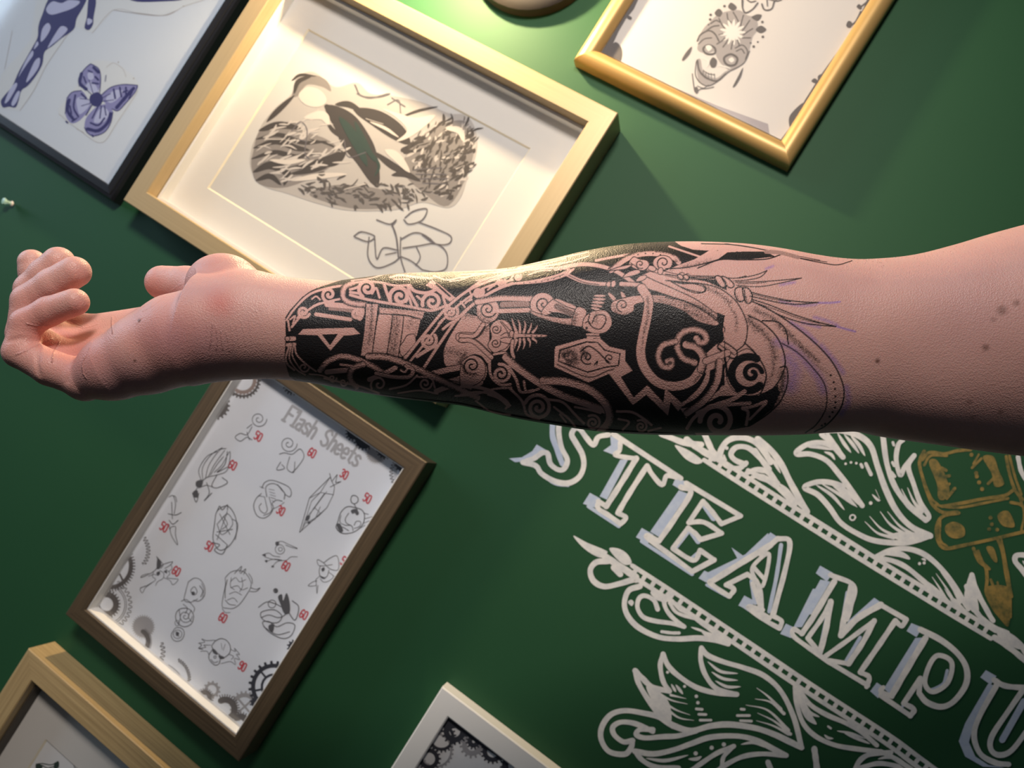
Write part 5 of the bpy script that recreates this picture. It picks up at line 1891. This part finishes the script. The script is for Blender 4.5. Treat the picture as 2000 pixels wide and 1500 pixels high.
# ---- flower-crowned skull
SK1 = '''@ 1100 0 .2
s22 1320,390 1390,270 1480,200 1560,160
g 1360,340 1420,230 1500,150 1600,110 1720,100 1800,150 1880,170 1900,280 1850,360 1820,480 1780,600 1650,690 1560,640 1500,560 1480,500 1400,520 1310,480
g 1305,600 1340,580 1360,680 1420,740 1500,760 1580,700 1620,690 1500,790 1410,835 1320,780
'''
SK2 = '''@ 1100 0 .2
g 1480,120 1520,85 1555,120 1530,165 1490,150
g 1610,70 1640,25 1695,70 1660,105
g 1840,170 1890,140 1940,150 1900,205
g 1880,290 1930,250 1985,290 1930,325
d14 1575,60 1440,145 1945,215 1950,360 1435,190 1860,455
d10 1420,240 1900,410 1830,420
c20 1370,470 1420,440 1480,470 1480,520 1420,530 1380,510
c22 1575,560 1640,530 1700,570 1680,630 1620,640 1580,610
s16 1310,400 1340,340 1420,300 1480,330 1520,400
s12 1320,430 1380,380 1450,370
s12 1680,470 1750,440 1800,500 1780,580
s12 1690,500 1740,480 1770,520
g 1430,610 1460,560 1500,590 1490,650 1450,660
s18 1310,590 1330,690 1400,760 1500,790 1590,720
s8 1370,690 1420,720 1480,730
s8 1340,720 1400,770 1460,780
s6 1370,680 1365,740
s6 1395,700 1390,760
s6 1420,710 1420,770
s6 1445,715 1450,775
s6 1475,720 1480,775
s10 1300,600 1290,720 1330,800 1410,840 1500,800 1620,700 1760,620 1820,500
s10 1260,720 1270,800 1290,900 1340,870 1400,865 1470,850
s8 1310,840 1370,860 1420,830
g 1280,860 1310,850 1320,900 1295,915
g 1160,580 1200,510 1255,455 1240,520 1180,590
g 1655,850 1710,740 1755,660 1740,740 1690,830
s14 1400,300 1460,260 1520,250
s14 1440,230 1490,200 1530,215
s12 1520,180 1550,240 1580,280
s12 1600,130 1610,190 1640,220
s12 1660,120 1690,170 1720,230
s12 1760,150 1740,220 1730,280
s12 1820,200 1780,260 1750,300
s12 1850,280 1800,310 1760,340
s12 1830,370 1780,370 1750,370
s12 1500,430 1550,400 1580,370
s12 1560,460 1590,420 1610,390
s12 1640,480 1650,430 1660,400
s12 1720,450 1710,410 1700,390
s10 1520,340 1560,330
s20 1750,60 1750,0
s16 1755,10 1750,70 1780,125 1850,90 1900,30
s14 1790,-10 1830,20 1880,10
s16 1940,40 1960,90 2000,100 2040,80 2060,20 2080,0
s12 1990,0 1995,60
s14 2000,-10 2080,10 2130,0
g 630,150 670,170 660,195 625,180
@ 1400 0 .22663
g 1115,215 1135,180 1165,195 1160,235 1130,240
g 1205,60 1225,35 1250,60 1240,85
g 815,700 840,675 865,690 855,720
g 870,660 900,640 910,680 880,710
s16 1240,60 1290,20 1310,-20
s14 1150,230 1200,180 1240,100
s12 1180,240 1100,370 1000,530 920,650
s10 870,720 780,860 700,970
s14 1160,210 1200,200
'''
SK3 = '''@ 1100 0 .2
g 570,470 575,560 545,625 480,600 420,560 450,480 510,410
f 740,-20 690,90 610,190 540,310 490,420 420,560 340,560 440,400 540,200 640,20 660,-20
@ 1400 0 .22663
g 620,1040 640,980 720,900 760,890 700,1010 640,1110
f 1330,-20 1290,60 1200,200 1080,400 920,660 700,1000 560,1230 540,1220 620,1110 760,860 900,640 1100,360 1200,190 1290,20
'''
SK4 = '''@ 1100 0 .2
f 420,590 700,700 1100,860 1500,1030 2000,1210 2000,1330 1500,1130 1100,960 700,790 400,600
'''
SK5 = '@ 1100 0 .2\n' + '\n'.join('s30,2 %d,%d %d,%d %d,%d' % tuple(v for q in (25, 70, 125) for v in (1655 + q * math.cos(a), 315 + q * math.sin(a))) for a in np.linspace(0, 6.283, 14)[:-1]) + '\ng 1610,310 1650,270 1700,310 1655,360\ng 1390,455 1425,440 1455,465 1420,500\ng 1615,580 1650,560 1670,590 1640,610\ns14,2 1350,560 1420,600 1400,660\ns16,2 1500,640 1580,650 1640,670'
art(SKULL_PRINT, 0.0093, [('shading', plain('lilac_shade_ink', (0.36, 0.33, 0.35, 1), 0.7), SK4), ('border', M_INK_M, SK3), ('shading', plain('skull_wash', (0.36, 0.335, 0.33, 1), 0.7), SK1), ('drawing', M_INK_M, SK2), ('highlight', plain('petal_white', (0.72, 0.70, 0.66, 1), 0.7), SK5)])

# ---- blue ballpoint drawings
BB1 = '''@ 0 0 .3
g 275,95 330,-20 470,-60 560,-20 545,40 500,120 480,190 400,250 340,300 290,340 275,420 230,500 180,560 140,590 120,660 100,700 60,695 20,700 5,660 30,620 80,560 120,470 170,380 215,300 245,240 250,170
g 580,-20 625,0 610,110 605,160 580,195 550,180 565,110
g 850,-10 1000,-40 1150,-30 1180,0 1050,10 900,12
'''
BB2 = '''@ 0 0 .3
g 300,60 340,10 400,20 450,0 520,10 480,50 400,80 330,95
g 275,190 310,150 330,180 300,240 265,270
g 360,220 400,170 440,190 400,240 340,290 310,310
g 240,270 250,290 220,320
g 170,390 210,330 215,360 180,410 140,470 120,500
g 225,400 260,380 250,440 200,510 170,530
g 60,590 100,540 110,560 60,650 30,670
g 110,600 130,600 110,660 85,690 75,670
g 570,120 600,130 595,150 570,160
'''
BB3 = '''@ 0 0 .3
g 590,415 640,445 655,500 650,560 630,620 600,600 560,560 515,560 520,500 550,450
g 435,640 470,600 530,590 570,640 590,680 560,740 510,790 460,800 425,740
g 660,620 720,570 800,550 895,555 880,600 820,670 770,720 730,710 690,680
g 550,830 560,770 600,720 640,690 700,680 735,730 720,800 680,860 610,885 570,865
'''
BB4 = '''@ 0 0 .3
g 560,560 600,530 640,590 610,610
g 570,480 600,470 610,510 580,520
g 500,640 570,640 580,690 530,740 510,730
g 690,640 740,590 800,590 770,640 720,670
g 610,790 640,720 680,700 710,740 680,790 640,800
'''
BB5 = '''@ 0 0 .3
s6 590,415 550,450 520,500 515,560
s6 590,415 640,445 655,500 650,600
s6 435,640 470,600 530,590
s6 425,740 435,650
s6 895,555 800,550 720,570 660,620
s6 895,555 880,600 820,670 770,720 730,710
s6 550,830 570,865 610,885 680,860 720,800 735,730
s10 545,500 560,540
s10 575,460 600,470
s10 455,690 465,740
s10 500,770 470,790
s10 840,640 860,600
s10 800,600 830,590
s10 620,860 670,840
s10 690,820 710,780
s5 600,620 540,560
s5 610,620 580,520
s5 590,650 520,640
s5 595,670 530,690
s5 660,640 720,610
s5 665,660 740,650
g 590,620 640,600 670,640 650,690 610,690 585,660
s22 530,480 520,540 560,580
s20 610,440 640,470
s14 620,500 640,520
s12 600,540 640,545
s20 450,650 440,720 480,780
s12 490,620 480,700 510,760
s12 530,610 560,640
s22 870,575 820,630 760,700
s12 740,580 750,640
s12 780,570 790,630
s12 820,570 820,620
s22 570,840 640,850 700,800 720,740
s12 590,800 640,815 680,770
s8 640,690 600,770
s8 660,690 650,770
s8 680,690 690,750
s8 600,680 560,750
s5 690,490 685,530
s10 600,880 605,890
s10 430,790 440,800
'''
BB6 = '''@ 0 0 .3
s3 600,215 740,65 900,85 1080,100 1200,40 1330,0
s4 740,65 900,90 1050,102 1150,70
s3 480,170 430,240 300,430 220,590 130,720
s3 380,740 520,850 660,930 760,800 900,590
s3 690,440 740,410 800,450 820,500
s5 520,850 545,865
s4 500,840 540,860
d5 770,405 870,510 1195,40
s3 80,200 30,450
'''
BB7 = '''@ 0 0 .3
g 380,740 450,620 560,480 600,400 720,400 800,440 905,570 780,780 660,930 520,850
f 130,720 220,590 300,430 480,170 600,215 740,65 1050,100 1330,0 1000,-60 240,-40 200,260 100,380 10,480 -40,700
'''
art(BLACK_PRINT, 0.0121, [('paper_cutout', plain('cream_cutout', (0.58, 0.63, 0.68, 1), 0.7), BB7), ('cut_edge', M_INK_L, BB6), ('drawing', M_INK_B, BB1), ('drawing', M_INK_B2, BB3), ('highlight', plain('ink_gap', (0.42, 0.45, 0.66, 1), 0.6), BB2 + BB4), ('drawing', M_INK_B, BB5)])

# ---- collage behind the cream mat (a plain stand-in of dark shapes and loose line work)
GP1 = '''@ 400 0 .425
g 270,560 330,490 400,430 420,360 470,330 520,340 600,400 700,380 760,430 860,440 1000,470 1120,520 1200,530 1245,600 1250,700 1210,800 1180,900 1120,955 1000,930 900,960 780,970 640,965 500,930 380,890 260,850 210,770 215,680 240,620
'''
GP2 = '''@ 400 0 .425
s26,2 285,560 340,505 410,440
s34,2 250,600 340,575 440,590
s22,2 235,640 340,620 450,655 560,650
s30,2 225,680 330,650 420,680 480,690
s24,2 215,730 320,700 420,720 520,700
s40,2 225,790 300,760 375,790 365,850
s26,2 235,830 300,810 350,850
s34,2 380,775 480,760 570,730 620,700
s24,2 390,800 480,785 560,770
s84,2 690,505 790,545 880,605 940,660
s130,2 560,490 640,560 690,640 740,720 790,850
s40,2 650,690 600,740 520,760
s34,2 780,700 860,760 930,800
s30,2 600,480 660,480 720,510
s22,1 910,690 1000,640 1080,570 1130,550
s18,1 920,700 1020,680 1100,610
s30,2 860,805 920,800 990,832
s14,2 400,370 440,345 510,350
s22,2 410,430 430,375 490,350
s14,2 900,540 980,510 1070,490
s20,2 560,560 590,600 640,640
s10,2 480,640 560,660 640,700
'''
GP3 = '''@ 400 0 .425
s46,2 620,540 665,600 705,670 745,760
s30,2 690,560 730,650 780,740
s14,2 760,690 800,760 780,810
'''
GP4 = '''@ 400 0 .425
g 430,440 470,400 530,415 560,460 530,490 470,485
s40,2 460,540 540,530 570,570
s22,2 300,735 380,745 460,735
s20,2 280,640 360,640
s26,2 400,830 520,810 650,800
g 820,500 960,540 1060,530 960,620 880,650 930,600 880,540
s30,2 1110,590 1170,600 1190,650
s14,2 760,560 830,590 890,630
s14,2 740,545 820,570
s40,2 830,690 880,720 940,790
s20,2 640,870 740,845
'''
GP6 = '''@ 400 0 .425
g 222,700 262,590 400,560 450,600 560,640 620,700 560,780 380,860 250,845 215,770
g 960,650 1080,575 1190,555 1240,630 1215,780 1120,945 1010,890 910,790 930,700
g 480,890 600,850 760,860 900,900 860,950 700,960 560,930
g 400,440 430,370 500,345 560,370 580,420 540,400 470,390 430,440
'''
GP5 = '''@ 400 0 .425
s6 690,390 720,440 800,445 850,430
s5 700,430 760,450 840,430
s5 840,480 890,460 900,520
s5 860,450 920,490
s4 640,640 660,720 740,700
s5 400,600 440,560 470,600 460,700 480,730
s5 430,640 470,650
s4 960,780 1090,770
s4 970,800 1110,800
s4 980,820 1120,820
s4 1000,840 1110,845
s6 685,1085 720,1065 780,1085 750,1110 690,1090
s6 755,1090 750,1180 790,1230 860,1210 900,1180
s6 780,1090 790,1190 820,1140 890,1150
s6 790,1010 850,1030 880,1010 860,1040
s8 860,1030 880,1090 890,1180
s6 900,1090 900,1180 920,1250
s6 920,1000 960,970 1020,960 1000,1010 940,1030 915,1010
s6 980,1020 1060,1050 1130,1085 1120,1120 1060,1120 1000,1080
s6 900,1100 960,1070 1010,1080 1060,1120
s6 910,1140 980,1130 1060,1120 1110,1160 1110,1230 1060,1250 1000,1240
s6 905,1180 950,1200 1000,1240
s5 1010,1080 1040,1100
s5 970,1130 990,1180 970,1220
s5 830,1170 880,1160
'''
def mottled(seed, poly, n, lo, hi, w0, w1, ang, spread):
    r = random.Random(seed); fl = Flat(); P = np.array(poly, float) * 0.425 + np.array([400, 0])
    x0, y0 = P.min(0); x1, y1 = P.max(0); k = 0
    while k < n:
        x, y = r.uniform(x0, x1), r.uniform(y0, y1)
        ins = False
        for (ax, ay), (bx, by) in zip(P, np.roll(P, -1, 0)):
            if (ay > y) != (by > y) and x < (bx - ax) * (y - ay) / (by - ay) + ax: ins = not ins
        if not ins: continue
        a = math.radians(ang + r.uniform(-spread, spread)); L = r.uniform(lo, hi); b = a + r.uniform(-0.5, 0.5)
        fl.ribbon(smooth_path([(x, y), (x + L * math.cos(a), y + L * math.sin(a)), (x + L * (math.cos(a) + math.cos(b)), y + L * (math.sin(a) + math.sin(b)))]), r.uniform(w0, w1), 2); k += 1
    return fl
_R = [(960, 640), (1060, 560), (1180, 540), (1235, 600), (1240, 700), (1195, 820), (1130, 930), (1040, 890), (960, 800), (920, 720)]
_B = [(400, 850), (520, 800), (660, 840), (820, 830), (960, 850), (1060, 910), (900, 940), (760, 950), (620, 945), (480, 905)]
_L = [(240, 620), (320, 560), (460, 520), (560, 600), (640, 700), (600, 760), (420, 830), (300, 850), (230, 770)]
art(GOLD_PRINT, 0.0085, [('collage_ground', plain('warm_grey_wash', (0.43, 0.405, 0.385, 1), 0.8), GP1), ('collage_shape', plain('grey_wash', (0.23, 0.21, 0.20, 1), 0.8), GP6), ('collage_shape', plain('dark_wash', (0.055, 0.048, 0.046, 1), 0.8), GP2), ('collage_shape', plain('mid_wash', (0.07, 0.06, 0.055, 1), 0.8), mottled(1, _R, 150, 4, 13, 2, 7, -50, 40)), ('collage_shape', plain('pale_wash_fine', (0.50, 0.46, 0.43, 1), 0.8), mottled(2, _R, 60, 4, 10, 2, 6, -50, 50)), ('collage_shape', plain('mid_wash_low', (0.09, 0.08, 0.075, 1), 0.8), mottled(3, _B, 120, 4, 12, 2, 6, 20, 60)), ('collage_shape', plain('mid_wash_left', (0.52, 0.48, 0.45, 1), 0.8), mottled(5, _L, 70, 6, 18, 2, 5, -25, 25)), ('collage_shape', M_INK_T, GP3), ('highlight', plain('cream_wash', (0.60, 0.55, 0.50, 1), 0.8), GP4), ('drawing', plain('pencil_line', (0.13, 0.12, 0.13, 1), 0.8), GP5)])

# ---- gear sheet in the white frame, small drawing in the oak frame
def gear_sheet():
    a, b = Flat(), Flat()
    ax = dict(sx=(0.83, 0.56), sy=(-0.53, 0.85))
    gear(a, 862, 1440, 26, 22, 6, 4, **ax); gear(a, 888, 1428, 22, 16, 11, 5, **ax); gear(a, 962, 1468, 20, 16, 9, 4, **ax); gear(a, 838, 1482, 20, 16, 8, 4, **ax)
    gear(a, 925, 1448, 12, 12, 9, 4, **ax); gear(a, 1000, 1496, 20, 14, 12, 4, **ax)
    gear(b, 922, 1456, 20, 14, 10, 5, **ax); gear(b, 850, 1465, 34, 26, 4, 3, **ax); gear(b, 815, 1510, 26, 18, 10, 4, **ax)
    a.poly([(875, 1401), (900, 1415), (960, 1455), (1010, 1492), (1020, 1504), (990, 1490), (930, 1450), (890, 1422), (868, 1425)])
    art(WHITE_PRINT, 0.0107, [('gear_border', M_INK_L, b), ('gear_border', M_INK_N, a)])
gear_sheet()
art(OAK_PRINT, 0.0105, [('drawing', M_INK_T, '''@ 0 1200 .25
s8 290,1170 330,1165 400,1175 450,1150
s8 330,1180 370,1200 420,1190
s6 280,1200 350,1230 440,1200 460,1160
g 285,1165 330,1180 320,1210 280,1200
g 420,1180 455,1145 460,1190 430,1210
s5 570,1160 585,1200 610,1230
s8 300,1240 380,1280 460,1230''')])
